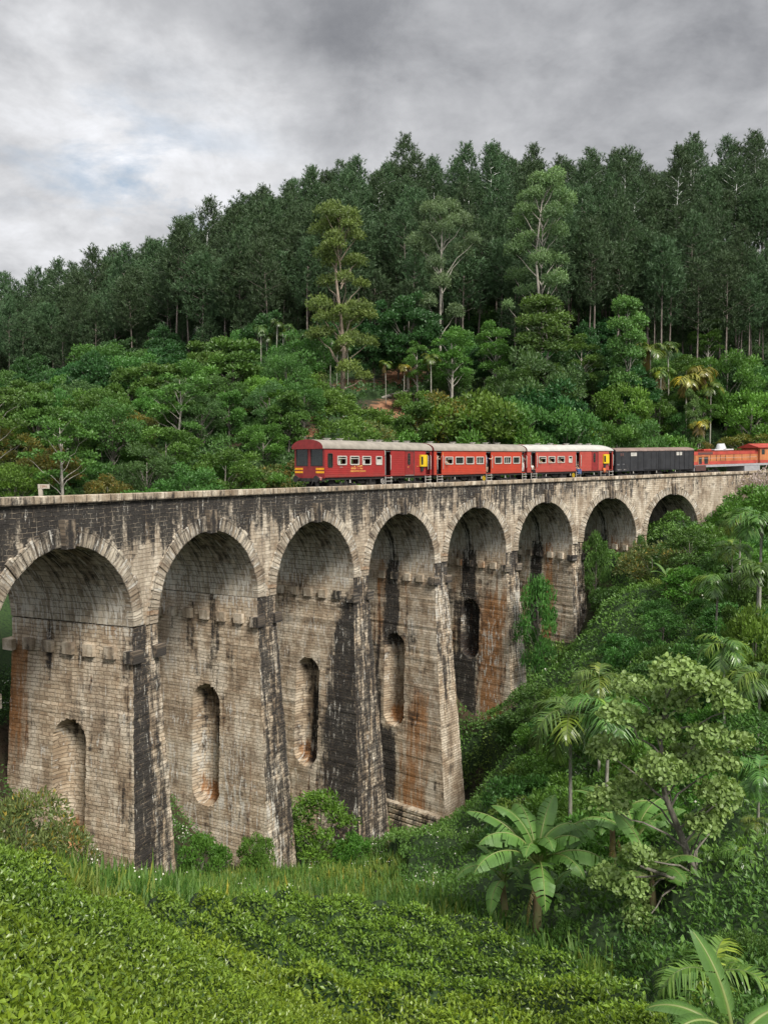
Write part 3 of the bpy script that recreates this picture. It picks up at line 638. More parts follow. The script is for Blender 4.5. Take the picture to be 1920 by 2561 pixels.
class LB_:
    def __init__(s): s.V = []; s.F3 = []; s.F4 = []; s.C = []; s.n = 0
    def add(s, r):
        V, (a, b), c = r; s.V.append(V); s.F3.append(a+s.n); s.F4.append(b+s.n); s.C.append(c); s.n += len(V); return s
    def me(s, name, m):
        if not s.V: return None
        return mesh(name, np.concatenate(s.V), [np.concatenate(s.F3), np.concatenate(s.F4)], m, col=np.concatenate(s.C))
def rdir(r, n): return norm(r.normal(size=(n, 3)))
def cvar(r, n, c, v=.18, warm=0.0):
    c = np.asarray(c)[None]*(1+v*r.normal(size=(n, 1)).clip(-2, 2)*.6)
    if warm: c = c*(1+warm*r.random((n, 1))*np.array([[1.0, .35, -.2]]))
    return np.clip(c, .003, .9)
M_pine = leafmat('pine_needles', .5, .12, .25); M_leaf = leafmat('leaf', .45, .28, .35); M_gloss = leafmat('glossy_leaf', .32, .25, .5); M_grass = leafmat('grass_blade', .5, .35, .25)
M_tea = leafmat('tea_leaf', .36, .25, .45)
def barkmat(name, a, b, sc=1.2):
    T = NT(name); co = T.obj(); m = T.n('ShaderNodeMapping', {'Vector': co, 'Scale': (3*sc, 3*sc, .7*sc)}).outputs[0]
    c = T.mix(T.step(T.noise(m, 1.5, 6, .65), .38, .62), a, b); T.put(T.b.inputs['Base Color'], c); T.b.inputs['Roughness'].default_value = .9
    bn = T.n('ShaderNodeBump', {'Strength': .6, 'Distance': .03, 'Height': T.noise(m, 4, 5)}); T.put(T.b.inputs['Normal'], bn.outputs[0]); return T.m
B_pine = barkmat('pine_bark', (.10, .08, .068), (.21, .175, .15)); B_pale = barkmat('pale_bark', (.38, .35, .30), (.20, .18, .15)); B_grey = barkmat('grey_bark', (.20, .18, .15), (.11, .10, .08)); B_areca = barkmat('palm_bark', (.33, .32, .27), (.20, .19, .15), 2.0); B_warm = barkmat('warm_bark', (.30, .24, .18), (.16, .12, .09))

def lobes_crown(seed, lobes, n, kind, ln, wd, c1, c2, up=.35, droop=0.0, shell=.55, sz=(1, 1, 1), jit=.5, var=.2, warm=0.0, flat=0):
    """leaves gathered in rounded clumps (x, y, z, radius)"""
    r = np.random.default_rng(seed); B = LB_(); L_ = np.array(lobes, float); wts = L_[:, 3]**2; wts /= wts.sum()
    cnt = r.multinomial(n, wts)
    for (x, y, z, R_), m in zip(L_, cnt):
        if m < 3: continue
        d = rdir(r, m); d[:, 2] = np.abs(d[:, 2])*.9 - .28*(r.random(m) < .5)*1.2; d = norm(d)
        rad = R_*(shell+(1-shell)*r.random(m)**.6)*(1+.28*(vnoise(d[:, 0]*3+seed+x, d[:, 1]*3+d[:, 2]*3+y)-.5))
        P = np.array([x, y, z])+d*rad[:, None]*np.array(sz)
        dd = norm(d*(1-jit)+rdir(r, m)*jit+np.array([0, 0, up-droop]))
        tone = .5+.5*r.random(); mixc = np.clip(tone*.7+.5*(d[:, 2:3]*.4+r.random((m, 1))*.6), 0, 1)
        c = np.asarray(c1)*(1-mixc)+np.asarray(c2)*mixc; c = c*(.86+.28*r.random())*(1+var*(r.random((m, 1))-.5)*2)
        if warm: c = np.where(r.random((m, 1)) < warm, c*np.array([1.9, 1.15, .7]), c)
        B.add(leaves(P, dd, norm(d+rdir(r, m)*.55), ln*(.7+.6*r.random(m)), wd*(.7+.6*r.random(m)), kind, np.clip(c, .002, .9)))
    return B
def limb(B, a, b, r0, r1, sag=.0, k=6, seg=5, wig=.04, seed=0):
    r = np.random.default_rng(seed+int(abs(a[0]*31+b[0]*17+b[2]*7))); a = np.array(a, float); b = np.array(b, float); ln = np.linalg.norm(b-a)
    P = [a+(b-a)*f+np.array([0, 0, sag*ln*sin(pi*f)])+(r.normal(size=3)*wig*ln*sin(pi*f)) for f in np.linspace(0, 1, seg)]
    B.tube(P, list(np.linspace(r0, r1, seg)), k, cap=False)
PROT = {}
def proto(key, trunk, crown, tm, cname='crown'):
    PROT[key] = (trunk, crown, tm, cname)
used = {}
def plant(key, name, x, y, s=1.0, rz=None, z=None, sink=.15, label=None, cat='tree', group=None, sxy=None, tilt=None, shrub=False):
    """one plant standing on the ground: Empty > trunk, crown"""
    tr_, cr, _, cn = PROT[key]
    zz_ = float(terr(np.array([x]), np.array([y]))[0]) if z is None else z
    e = empty(name, (x, y, zz_-sink), rng.uniform(0, 6.28) if rz is None else rz)
    sx = s*(sxy or 1.0); e.scale = (sx, sx, s)
    if tilt: e.rotation_euler = (tilt[0], tilt[1], e.rotation_euler[2])
    obj('stem' if shrub else 'trunk', tr_, e); obj('foliage' if shrub else 'crown', cr, e)
    return tag(e, label, cat, group)
def on(px, D):
    """ground x for a picture column at a depth D"""
    x = (px-960)/FPX*D; return x, D

# ---- pines: bare trunk, rounded crown of upright needle brushes
def pine(seed, H, cr, cb):
    r = np.random.default_rng(seed); B = LB_(); T_ = MB()
    bend = r.normal(size=2)*.35
    T_.tube([(bend[0]*sin(f*2.5), bend[1]*sin(f*2.1), H*.82*f) for f in np.linspace(0, 1, 7)], list(np.linspace(.19, .03, 7)), 6)
    pts = []; nb = 76
    for j in range(nb):
        f = (j+.5)/nb; z = H*(cb+(1-cb)*f); R_ = cr*(sin(min(1, (1-f)*1.25+.12)*pi/2))*(.55+.6*r.random())*(.55+.45*min(1, f*3.2)); a = j*2.4+r.normal()*.4
        e = np.array([cos(a)*R_, sin(a)*R_, z+.28*R_*r.random()+.1])
        if j % 4 == 0: limb(T_, (0, 0, z-.35*R_), e, .045, .015, .03, 4, 3, seed=seed)
        m = 10 if f < .85 else 7
        q = e+r.normal(size=(m, 3))*np.array([.48, .48, .36])*(.7+.2*R_); pts.append(q)
    pts.append(np.array([[0, 0, H], [.1, .1, H-.5], [-.2, .1, H-.7], [.2, -.2, H-.9]]))
    P = np.concatenate(pts); m = len(P); nn = 9
    ax = norm(np.stack([P[:, 0]*.35, P[:, 1]*.35, np.full(m, 1.2)], 1)*np.array([1, 1, 1])+r.normal(size=(m, 3))*.25)
    PP = np.repeat(P, nn, 0); A_ = np.repeat(ax, nn, 0); s_ = norm(np.cross(A_, rdir(r, m*nn)))
    d = norm(A_*.75+s_*(.35+.8*r.random((m*nn, 1))))
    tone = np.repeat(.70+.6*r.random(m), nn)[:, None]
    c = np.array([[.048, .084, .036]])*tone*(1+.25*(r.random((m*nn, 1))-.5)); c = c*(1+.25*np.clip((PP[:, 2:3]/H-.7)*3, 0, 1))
    B.add(leaves(PP+A_*r.uniform(-.3, .3, (m*nn, 1)), d, rdir(r, m*nn), .50*(.7+.6*r.random(m*nn)), .115, 'tri', c))
    return tmesh(T_, "pine_trunk", B_pine), B.me("pine_crown", M_pine)
def tmesh(T_, name, m):
    o = T_.build(name, m, smooth=True); me = o.data; bpy.data.objects.remove(o); return me
for k, (H, cr, cb) in enumerate(((22, 2.8, .55), (25, 2.5, .53), (19, 3.0, .56), (23, 2.7, .47), (17, 2.5, .38), (21, 2.4, .6))):
    a, b = pine(40+k, H, cr, cb); proto('pine%d' % k, a, b, B_pine)

# ---- rounded broadleaf trees and shrubs
def broad(key, seed, H, R_, n, c1, c2, th=.28, nl=16, ln=.29, wd=.17, kind='rhomb', bark=B_grey, tr_r=.16, flat=.8, warm=0.0, mat=None, up=.25, droop=0, lob=(.24, .42), spread=1.18, shell=.42):
    r = np.random.default_rng(seed); T_ = MB(); lobes = []; nl = int(nl*1.5); n = int(n*1.35)
    zc_ = H*(th+1)/2; hz = H*(1-th)/2
    for j in range(nl):
        f = (j+.5)/nl; a = j*2.399+r.normal()*.3; zz_ = 1-2*f; rr = sqrt(max(0, 1-zz_*zz_))
        q = .62+.18*r.random(); R1 = R_*(lob[0]+(lob[1]-lob[0])*r.random())
        lobes.append((cos(a)*rr*R_*q*spread, sin(a)*rr*R_*q*spread, zc_+zz_*hz*.72+r.normal()*.07*H, R1))
    T_.tube([(0, 0, -.3), (0, 0, 0), (R_*.04, 0, H*th*.6), (R_*.02, R_*.05, H*(th+.12)), (0, 0, zc_+hz*.4)], [tr_r*1.3, tr_r*1.1, tr_r, tr_r*.75, tr_r*.25], 7)
    for (x, y, z, q) in lobes[:nl:1]:
        if z < zc_+hz*.5: limb(T_, (0, 0, max(H*th*.75, z-abs(x)-abs(y)*.6)), (x*.9, y*.9, z), tr_r*.4, tr_r*.1, .04, 5, 4, seed=seed)
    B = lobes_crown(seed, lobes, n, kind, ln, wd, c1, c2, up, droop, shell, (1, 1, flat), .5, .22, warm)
    proto(key, tmesh(T_, key+'_trunk', bark), B.me(key+'_crown', mat or M_leaf), bark)
G1, G2 = (.028, .075, .016), (.07, .165, .03)
broad('round_a', 1, 8, 3.2, 5200, (.034, .09, .018), (.09, .195, .032), th=.2)
broad('round_b', 2, 10, 3.4, 5600, (.028, .078, .020), (.075, .165, .034), th=.25, nl=22)
broad('round_c', 3, 7, 3.4, 5200, (.045, .10, .016), (.115, .215, .03), th=.15, nl=18)
broad('round_d', 4, 9, 2.8, 4600, (.04, .095, .02), (.09, .18, .035), th=.3, ln=.4, wd=.24)
broad('round_e', 5, 6, 3.6, 5000, (.06, .085, .02), (.15, .15, .035), th=.15, nl=14, warm=.10)
broad('blue_green', 6, 8, 3.0, 5200, (.032, .08, .026), (.080, .165, .048), th=.2, ln=.26, wd=.12)
broad('dark_dense', 7, 11, 3.3, 6800, (.014, .045, .014), (.040, .105, .028), th=.34, nl=24, ln=.36, wd=.22)
broad('tall_open', 8, 13, 2.5, 4200, (.035, .09, .02), (.10, .20, .035), th=.42, nl=18, lob=(.26, .42), bark=B_pale)
broad('lime', 9, 7.5, 2.6, 4200, (.07, .15, .018), (.16, .30, .03), th=.3, nl=14, ln=.42, wd=.26)
broad('bush_a', 10, 3.2, 2.3, 3400, (.035, .10, .018), (.10, .215, .032), th=.02, nl=14, ln=.24, wd=.13, tr_r=.06)
broad('bush_b', 11, 2.6, 2.0, 3000, (.055, .12, .02), (.13, .23, .04), th=.02, nl=12, ln=.20, wd=.11, tr_r=.05)
broad('bush_c', 12, 3.6, 2.2, 3200, (.025, .075, .02), (.07, .165, .035), th=.03, nl=14, ln=.28, wd=.14, tr_r=.06)
broad('bush_dry', 13, 2.8, 2.4, 2800, (.05, .085, .025), (.14, .17, .055), th=.02, nl=12, ln=.22, wd=.09, tr_r=.05, warm=.15)
# flat-topped tree with layered pale clumps (right of the bridge)
def layered(key, seed, H, R_, n, c1, c2, ln, wd, kind, layers, bark, tr_r=.12, mat=None, cr=.42, fl_=.62):
    r = np.random.default_rng(seed); T_ = MB(); lobes = []
    T_.tube([(0, 0, -.4), (.02*H, 0, H*.3), (-.02*H, .03*H, H*.65), (0, 0, H*.93)], [tr_r*1.2, tr_r, tr_r*.6, tr_r*.2], 7)
    for (f, rr, m) in layers:
        for j in range(m):
            a = j*2*pi/m+r.uniform(-.5, .5)+f*9; q = rr*R_*(.6+.5*r.random()); x, y, z = cos(a)*q, sin(a)*q, H*f+r.normal()*.04*H
            lobes.append((x, y, z, R_*cr*(.7+.5*r.random()))); limb(T_, (0, 0, max(.1*H, z-.85*q-.03*H)), (x, y, z-.05*R_), tr_r*.38, tr_r*.08, .05, 5, 5, seed=seed)
            if r.random() < .5: lobes.append((x*.6+r.normal()*.1*R_, y*.6, z+.1*R_, R_*cr*.6))
    B = lobes_crown(seed, lobes, n, kind, ln, wd, c1, c2, .15, .0, .3, (1, 1, fl_), .6, .22)
    proto(key, tmesh(T_, key+'_trunk', bark), B.me(key+'_crown', mat or M_leaf), bark)
layered('grevillea', 21, 25, 4.4, 19000, (.045, .085, .024), (.15, .20, .045), .36, .16, 'rhomb',
        ((.24, .8, 3), (.31, 1.0, 4), (.39, .9, 5), (.47, .75, 4), (.55, 1.0, 2), (.60, .9, 2), (.70, .55, 3), (.78, .8, 4), (.87, .75, 5), (.94, .45, 5)), B_warm, .27, cr=.36)
layered('eucalypt_a', 22, 27, 4.6, 16000, (.045, .09, .04), (.15, .22, .10), .36, .15, 'rhomb',
        ((.50, .75, 2), (.62, 1.0, 2), (.70, .9, 3), (.78, 1.05, 4), (.87, .8, 5), (.95, .5, 5)), B_pale, .22, cr=.34, fl_=.9)
layered('eucalypt_b', 23, 29, 5.2, 20000, (.045, .09, .036), (.15, .22, .085), .36, .15, 'rhomb',
        ((.36, .8, 2), (.46, 1.0, 3), (.54, .6, 2), (.62, 1.0, 3), (.70, .7, 3), (.78, 1.0, 4), (.86, .8, 5), (.93, .6, 5), (.98, .3, 3)), B_pale, .28, cr=.30, fl_=.85)
layered('slim_pale', 24, 17, 2.6, 9000, (.04, .10, .025), (.11, .20, .045), .34, .2, 'rhomb',
        ((.42, .6, 3), (.55, .8, 3), (.66, .7, 4), (.76, .85, 5), (.86, .7, 5), (.95, .4, 4)), B_pale, .13, cr=.45, fl_=.95)
layered('bare_branch', 25, 12, 3.4, 2600, (.035, .09, .02), (.09, .18, .035), .36, .2, 'rhomb',
        ((.45, .8, 3), (.6, .9, 4), (.75, .9, 4), (.88, .6, 4)), B_pale, .13, cr=.30)
# trees of big leaves near the camera
layered('compound_a', 27, 5.5, 2.6, 3000, (.030, .085, .022), (.085, .18, .036), .34, .12, 'leaf',
        ((.3, .8, 4), (.5, .9, 5), (.7, .9, 5), (.85, .7, 5), (.97, .3, 3)), B_grey, .08, cr=.36)
layered('compound_b', 28, 5.0, 2.2, 2600, (.05, .13, .02), (.13, .27, .035), .30, .12, 'leaf',
        ((.25, .7, 4), (.45, .9, 4), (.65, .9, 5), (.85, .7, 4), (.97, .4, 3)), B_grey, .06, cr=.34)

# ---- areca palms
def palm(key, seed, H, nf, fl, lw, c1, c2, dead=0, tr_r=.07, leaflets=26, lift=1.0, wleaf=.045):
    r = np.random.default_rng(seed); T_ = MB(); B = LB_(); R_ = MB()
    lean = r.normal(size=2)*.02*H
    T_.tube([(lean[0]*f*f, lean[1]*f*f, H*f-.3*(f == 0)) for f in np.linspace(0, 1, 6)], [tr_r*1.15, tr_r, tr_r*.95, tr_r*.9, tr_r*.85, tr_r*1.2], 8)
    top = np.array([lean[0], lean[1], H])
    for j in range(nf):
        a = j*2.399+r.normal()*.2; dd_ = j >= nf-dead; el = (1.15-1.25*(j/nf)+.1*r.normal())*lift; L_ = fl*(.8+.3*r.random())
        if dd_: el = -.9
        h = np.array([cos(a), sin(a), 0]); n = 12; pts = [top.copy()]; ang = el; st = L_/n
        for q in range(n): pts.append(pts[-1]+st*(h*cos(ang)+np.array([0, 0, sin(ang)]))); ang -= (.16+.05*r.random())*(1.0 if ang > -1.3 else .1)
        pts = np.array(pts); R_.tube(pts, list(np.linspace(.028, .008, n+1)), 4, cap=False)
        f = np.linspace(.14, 1, leaflets); idx = f*n; i0 = np.minimum(idx.astype(int), n-1); fr = (idx-i0)[:, None]
        P = pts[i0]*(1-fr)+pts[i0+1]*fr; tg = norm(pts[i0+1]-pts[i0]); side = np.cross(tg, np.array([0, 0, 1.0])); side = norm(side); upv = np.cross(side, tg)
        ll = lw*np.sin(np.clip(f*1.05, 0, 1)*pi*.86+.35)*(.85+.3*r.random(leaflets))
        for s_ in (-1, 1):
            d = norm(side*s_*.95+tg*.65+upv*.28+r.normal(size=(leaflets, 3))*.12)
            m = r.random((leaflets, 1)); c = np.asarray(c1)*(1-m)+np.asarray(c2)*m
            if dd_: c = np.array([[.30, .22, .08]])*(.7+.6*m)
            elif r.random() < .12: c = c*np.array([1.5, 1.2, .7])
            B.add(leaves(P, d, np.broadcast_to(upv, P.shape)+0*P, ll, wleaf*(.8+.4*r.random(leaflets)), 'blade', c, bend=ll*(.35+.35*r.random(leaflets))))
    # rachises join the crown mesh through their own part
    tm = tmesh(T_, key+'_trunk', B_areca); cm = B.me(key+'_crown', M_gloss); rm = tmesh(R_, key+'_ribs', M_rib)
    # append the ribs to the crown mesh
    import bmesh
    bm = bmesh.new(); bm.from_mesh(cm); n0 = len(bm.verts); bm.from_mesh(rm); bm.verts.ensure_lookup_table()
    lay = bm.verts.layers.float_color.get('col')
    for v in bm.verts[n0:]: v[lay] = (.12, .15, .05, 1)
    bm.to_mesh(cm); bm.free(); bpy.data.meshes.remove(rm)
    proto(key, tm, cm, B_areca)
M_rib = paint('leaf_rib', (.16, .20, .06), .5)
palm('palm_near', 31, 6.0, 13, 2.1, .85, (.045, .11, .02), (.12, .23, .045), 0, .075, 30, wleaf=.075)
palm('palm_near_b', 32, 7.0, 12, 2.0, .80, (.045, .10, .02), (.13, .21, .04), 0, .075, 28, wleaf=.07)
palm('palm_far', 33, 9.0, 9, 1.9, .9, (.05, .105, .022), (.14, .20, .04), 1, .085, 15, wleaf=.15)
palm('palm_far_b', 34, 11.0, 9, 1.8, .9, (.035, .085, .022), (.10, .16, .035), 0, .09, 15, wleaf=.15)
palm('palm_yellow', 35, 8.0, 9, 1.9, 1.0, (.13, .15, .03), (.30, .28, .05), 2, .08, 15, wleaf=.15, lift=.8)
palm('palm_low', 36, 1.2, 12, 2.3, .9, (.06, .12, .02), (.17, .25, .045), 0, .09, 26, wleaf=.08)

# ---- banana plants
T = NT('banana_leaf'); a_ = T.n('ShaderNodeVertexColor', layer_name='col').outputs[0]; uvb = T.n('ShaderNodeUVMap', uv_map='uv').outputs[0]
wv = T.n('ShaderNodeTexWave', {'Vector': uvb, 'Scale': 9.0, 'Distortion': 1.5, 'Detail': 2}, bands_direction='Y'); cbn = T.mix(T.math('MULTIPLY', wv.outputs[1], .35), a_, (.12, .26, .05))
T.put(T.b.inputs['Base Color'], cbn); T.b.inputs['Roughness'].default_value = .42
tr2 = T.n('ShaderNodeBsdfTranslucent'); T.put(tr2.inputs[0], T.mix(1.0, cbn, (1.2, 1.3, .5), 'MULTIPLY')); mxs = T.n('ShaderNodeMixShader', {0: .3, 1: T.b.outputs[0], 2: tr2.outputs[0]}); T.put(T.o.inputs[0], mxs.outputs[0])
bn = T.n('ShaderNodeBump', {'Strength': .35, 'Distance': .02, 'Height': wv.outputs[1]}); T.put(T.b.inputs['Normal'], bn.outputs[0]); M_ban = T.m
M_bstem = barkmat('banana_stem', (.16, .17, .07), (.14, .09, .05), 1.5)
def banana(name, x, y, H, specs, seed, label, group, dead=3, z=None):
    """specs: azimuth, start elevation, length, droop per step, tear"""
    r = np.random.default_rng(seed); zz_ = float(terr(np.array([x]), np.array([y]))[0]) if z is None else z
    e = empty(name, (x, y, zz_-.1)); tag(e, label, 'banana plant', group)
    T_ = MB(); T_.tube([(0, 0, -.3), (0, 0, 0), (.02, 0, H*.4), (-.03, .02, H*.8), (0, 0, H)], [.17, .15, .12, .09, .05], 10); T_.build('stem', M_bstem, e, smooth=True)
    allsp = list(specs)+[(r.uniform(0, 6.28), -1.0-.3*r.random(), H*.55, .03, 9) for _ in range(dead)]
    for (az, el, L_, dr, tear) in allsp:
        isd = tear == 9; h = np.array([cos(az), sin(az), 0]); n = 22; pts = [np.array([0, 0, H*(.93 if not isd else .8)])]; ang = el; st = L_/n
        for q in range(n): pts.append(pts[-1]+st*(h*cos(ang)+np.array([0, 0, sin(ang)]))); ang = max(ang-dr*(.5+1.2*q/n), -1.5)
        pts = np.array(pts); W = L_*.12*(.45 if isd else 1)
        V = []; F = []; U = []; C = []; nv = 0; pet = 4
        cb = np.array([.095, .20, .040])*(.75+.5*r.random()) if not isd else np.array([.17, .095, .04])*(.7+.6*r.random())
        for s_ in (-1, 1):
            gap = 0; k0 = pet
            lifts = .28
            for q in range(pet, n):
                f0 = (q-pet)/(n-pet); f1 = (q+1-pet)/(n-pet); prof = lambda f: W*min(1, (f*7+.12))**.6*max(0.02, 1-max(0, (f-.55)/.47)**2.0)
                if r.random() < .16*tear: lifts = .28-r.uniform(0, 1.3)*min(1, tear/2)
                tg = norm(pts[q+1]-pts[q]); side = norm(np.cross(tg, np.array([0, 0, 1.0])))*s_; upv = np.cross(side, tg)*s_
                upv = upv if upv[2] > 0 else -upv
                tn = (.0 if r.random() > .16*tear else .8)
                a = pts[q]; b = pts[q+1]-(pts[q+1]-pts[q])*tn*.35
                for (P0_, f) in ((a, f0), (b, f1)):
                    w_ = prof(f); V += [P0_, P0_+side*w_*.5+upv*w_*.5*lifts+tg*.03, P0_+side*w_+upv*w_*(lifts-.30)+tg*.07]; U += [(0, f*3), (.5, f*3), (1, f*3)]
                    cc = cb*(1+.15*(r.random()-.5)); C += [cc*1.45+np.array([.02, .03, 0]), cc, cc*(1.0 if r.random() > .1*tear else 1.3)]
                F += [(nv, nv+1, nv+4, nv+3), (nv+1, nv+2, nv+5, nv+4)]; nv += 6
        m = mesh('banana_leaf', np.array(V), [np.array(F)], M_ban, uv=np.array(U), col=np.array(C), smooth=True); lo = obj('dead_leaf' if isd else 'leaf', m, e)
        if not isd:
            R_ = MB(); R_.tube(pts, list(np.linspace(.038, .008, n+1)), 6, cap=False); R_.build('midrib', M_rib, lo, smooth=True)
    return e

broad('flower_bush', 14, 2.6, 2.2, 2600, (.10, .11, .06), (.50, .40, .40), th=.02, nl=12, ln=.2, wd=.12, tr_r=.05)
broad('bare_olive', 15, 6, 3.8, 3400, (.06, .10, .02), (.17, .19, .035), th=.45, nl=12, ln=.32, wd=.16, flat=.45, warm=.06)

# the big pale tree in front on the right: open clumps of round leaves on thin grey limbs
CL = [(1430,1440,50),(1500,1470,45),(1380,1505,40),(1455,1520,50),(1540,1500,32),(1335,1545,38),(1415,1575,42),(1500,1570,38),(1325,1640,42),(1400,1640,46),(1480,1640,48),(1555,1650,36),(1590,1600,26),(1320,1740,40),(1390,1720,46),(1460,1700,42),(1530,1700,42),(1580,1720,32),(1565,1775,28),(1500,1765,32),(1345,1800,26),(1550,1825,24),
      (1300,1880,36),(1350,1900,36),(1400,1900,40),(1440,1875,36),(1380,1970,34),(1420,1995,32),(1350,1940,30),(1470,1960,30)]
def pale_tree(D, base_px):
    r = np.random.default_rng(3); bx = (base_px*1920/1658-960)/FPX*D; bz = float(terr(np.array([bx]), np.array([D]))[0]); T_ = MB(); lob = []
    for (a, b, q) in CL:
        p = at(a*1920/1658, b*1920/1658, D); lob.append((p[0]-bx, r.uniform(-1.3, 1.3), p[2]-bz, q*1920/1658/FPX*D*1.18))
    H = max(l[2] for l in lob)
    T_.tube([(0, 0, -.4), (-.1, 0, H*.16), (-.5, .1, H*.33), (-1.0, 0, H*.5), (-1.1, .1, H*.72), (-1.0, 0, H*.92)], [.13, .11, .09, .07, .045, .02], 8)
    T_.tube([(-.1, 0, H*.15), (-.9, -.4, H*.2), (-1.8, -.6, H*.26)], [.08, .06, .03], 6)
    for (x, y, z, q) in lob:
        f = min(.9, max(.18, (z-.9-.2*abs(x+1))/H)); tx = np.interp(f, (.16, .33, .5, .72, .92), (-.1, -.5, -1.0, -1.1, -1.0)); limb(T_, (tx, 0, f*H), (x, y, z-.1), .035, .012, .04, 5, 5, seed=4)
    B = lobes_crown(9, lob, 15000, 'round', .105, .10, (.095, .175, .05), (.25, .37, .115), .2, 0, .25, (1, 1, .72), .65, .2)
    proto('pale_tree', tmesh(T_, 'pale_tree_trunk', B_grey), B.me('pale_tree_crown', M_leaf), B_grey); return bx, D
PT = pale_tree(21.5, 1530)

broad('bush_near', 16, 2.4, 1.8, 4200, (.028, .075, .018), (.09, .19, .035), th=.02, nl=12, ln=.15, wd=.075, tr_r=.04)
# ---------------------------------------------------------------- ground cover
def wedge(n, D0, D1, xr=(-.56, .56), p=1.0, r=rng):
    f = r.random(n); D = (D0**(1+p)+(D1**(1+p)-D0**(1+p))*f)**(1/(1+p)); return (xr[0]+(xr[1]-xr[0])*r.random(n))*D, D
def worley(x, y, s, seed=0, ax=1.0):
    x = x/s; y = y/(s*ax); xi = np.floor(x).astype(int); yi = np.floor(y).astype(int); best = np.full(x.shape, 9.); idb = np.zeros(x.shape)
    for a in (-1, 0, 1):
        for b in (-1, 0, 1):
            cx_ = xi+a; cy_ = yi+b; px_ = cx_+.15+.7*_perm[(cx_+seed) & 255, (cy_*3+seed) & 255]; py_ = cy_+.15+.7*_perm[(cx_*5+seed+7) & 255, (cy_+seed) & 255]
            d = np.hypot(x-px_, y-py_); m = d < best; best = np.where(m, d, best); idb = np.where(m, _perm[(cx_+9) & 255, (cy_+5) & 255], idb)
    return best, idb
TEA = np.array([(-400, 2040), (0, 2120), (120, 2200), (250, 2265), (430, 2275), (700, 2265), (900, 2275), (1100, 2300), (1250, 2345), (1400, 2420), (1550, 2500), (1680, 2600), (1900, 3000)])
def tea_zone(x, y, z):
    px_, py_, d = proj(x, y, z); return py_ > np.interp(px_, TEA[:, 0], TEA[:, 1])-6
def piers_clear(x, y, m=.2):
    i, t = to_it(x, y); im = np.round(i+.5)-.5
    return ~((np.abs(i-im)*BAY < 2.2+m) & (t > -2.0-m) & (t < 9.0+m))
def tea_h(x, y):
    ca, sa = cos(.9), sin(.9); u = x*ca+y*sa; v = -x*sa+y*ca
    u = u+.5*(fbm(x*.5, y*.5)-.5); v = v+.5*(fbm(x*.5+9, y*.5)-.5)
    w_, idc = worley(u, v, 1.55, 3, .72); dome = np.sqrt(np.maximum(1-(w_/.80)**2.6, 0))
    far = smoothstep(9, 14, y); rw = x*.83+y*.55+.5*(fbm(x*.3+3, y*.3+1)-.5)+.03*x*x*.1; row = (.5-.5*np.cos(2*pi*rw/1.45))**.30; dome = dome*(1-far+far*row)
    return (.32-.26*far)+(.16+.72*far)*dome*(.8+.4*idc)+.10*fbm(x*2, y*2), dome, idc
def surf(x, y, hf):
    e = .06; h0 = hf(x, y); z = terr(x, y)+h0
    hx = terr(x+e, y)+hf(x+e, y)-z; hy = terr(x, y+e)+hf(x, y+e)-z
    return z, norm(np.stack([-hx/e, -hy/e, np.ones_like(x)], -1))
hft = lambda x, y: tea_h(x, y)[0]
B = LB_(); r = np.random.default_rng(77)
def visible(x, y, z, m=60): px_, py_, d = proj(x, y, z); return (px_ > -m) & (px_ < 1920+m) & (py_ < 2561+m*3)
for (n, D0, D1, ln0, kind, p) in ((290000, 2.6, 11.8, .043, 'leaf', .25), (520000, 11.2, 40, .088, 'rhomb', .25)):
    x, y = wedge(n, D0, D1, (-.60, .60), p, r); z0 = terr(x, y)
    m = tea_zone(x, y, z0+.5) & visible(x, y, z0+.6); dm = tea_h(x, y)[1]; m &= (r.random(n) < smoothstep(.0, .18, dm)*1.0+.03+(y < 12)*.5); x, y = x[m], y[m]; z, nn = surf(x, y, hft); h, dome, idc = tea_h(x, y); n = len(x)
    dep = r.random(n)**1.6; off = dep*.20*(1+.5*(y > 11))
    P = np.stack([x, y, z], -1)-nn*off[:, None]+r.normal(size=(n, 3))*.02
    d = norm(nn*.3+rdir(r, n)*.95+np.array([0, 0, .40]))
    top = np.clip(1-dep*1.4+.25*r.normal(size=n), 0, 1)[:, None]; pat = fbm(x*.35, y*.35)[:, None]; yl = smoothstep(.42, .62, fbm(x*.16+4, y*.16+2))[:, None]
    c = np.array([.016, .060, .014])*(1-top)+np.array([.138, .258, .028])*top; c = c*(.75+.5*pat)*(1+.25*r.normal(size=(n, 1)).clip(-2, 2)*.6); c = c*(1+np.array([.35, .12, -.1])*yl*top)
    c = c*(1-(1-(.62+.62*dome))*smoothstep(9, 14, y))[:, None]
    sc = np.where(y > 11, 1+.012*(y-11), 1.0)
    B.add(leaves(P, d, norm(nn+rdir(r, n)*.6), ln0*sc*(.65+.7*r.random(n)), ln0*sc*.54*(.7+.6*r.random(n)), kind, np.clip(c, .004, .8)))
o = obj('tea_bushes', B.me('tea_bushes', M_tea)); tag(o, kind='stuff'); o['label'] = 'clipped tea bushes with bright young leaves covering the near slope'; o['category'] = 'tea bushes'
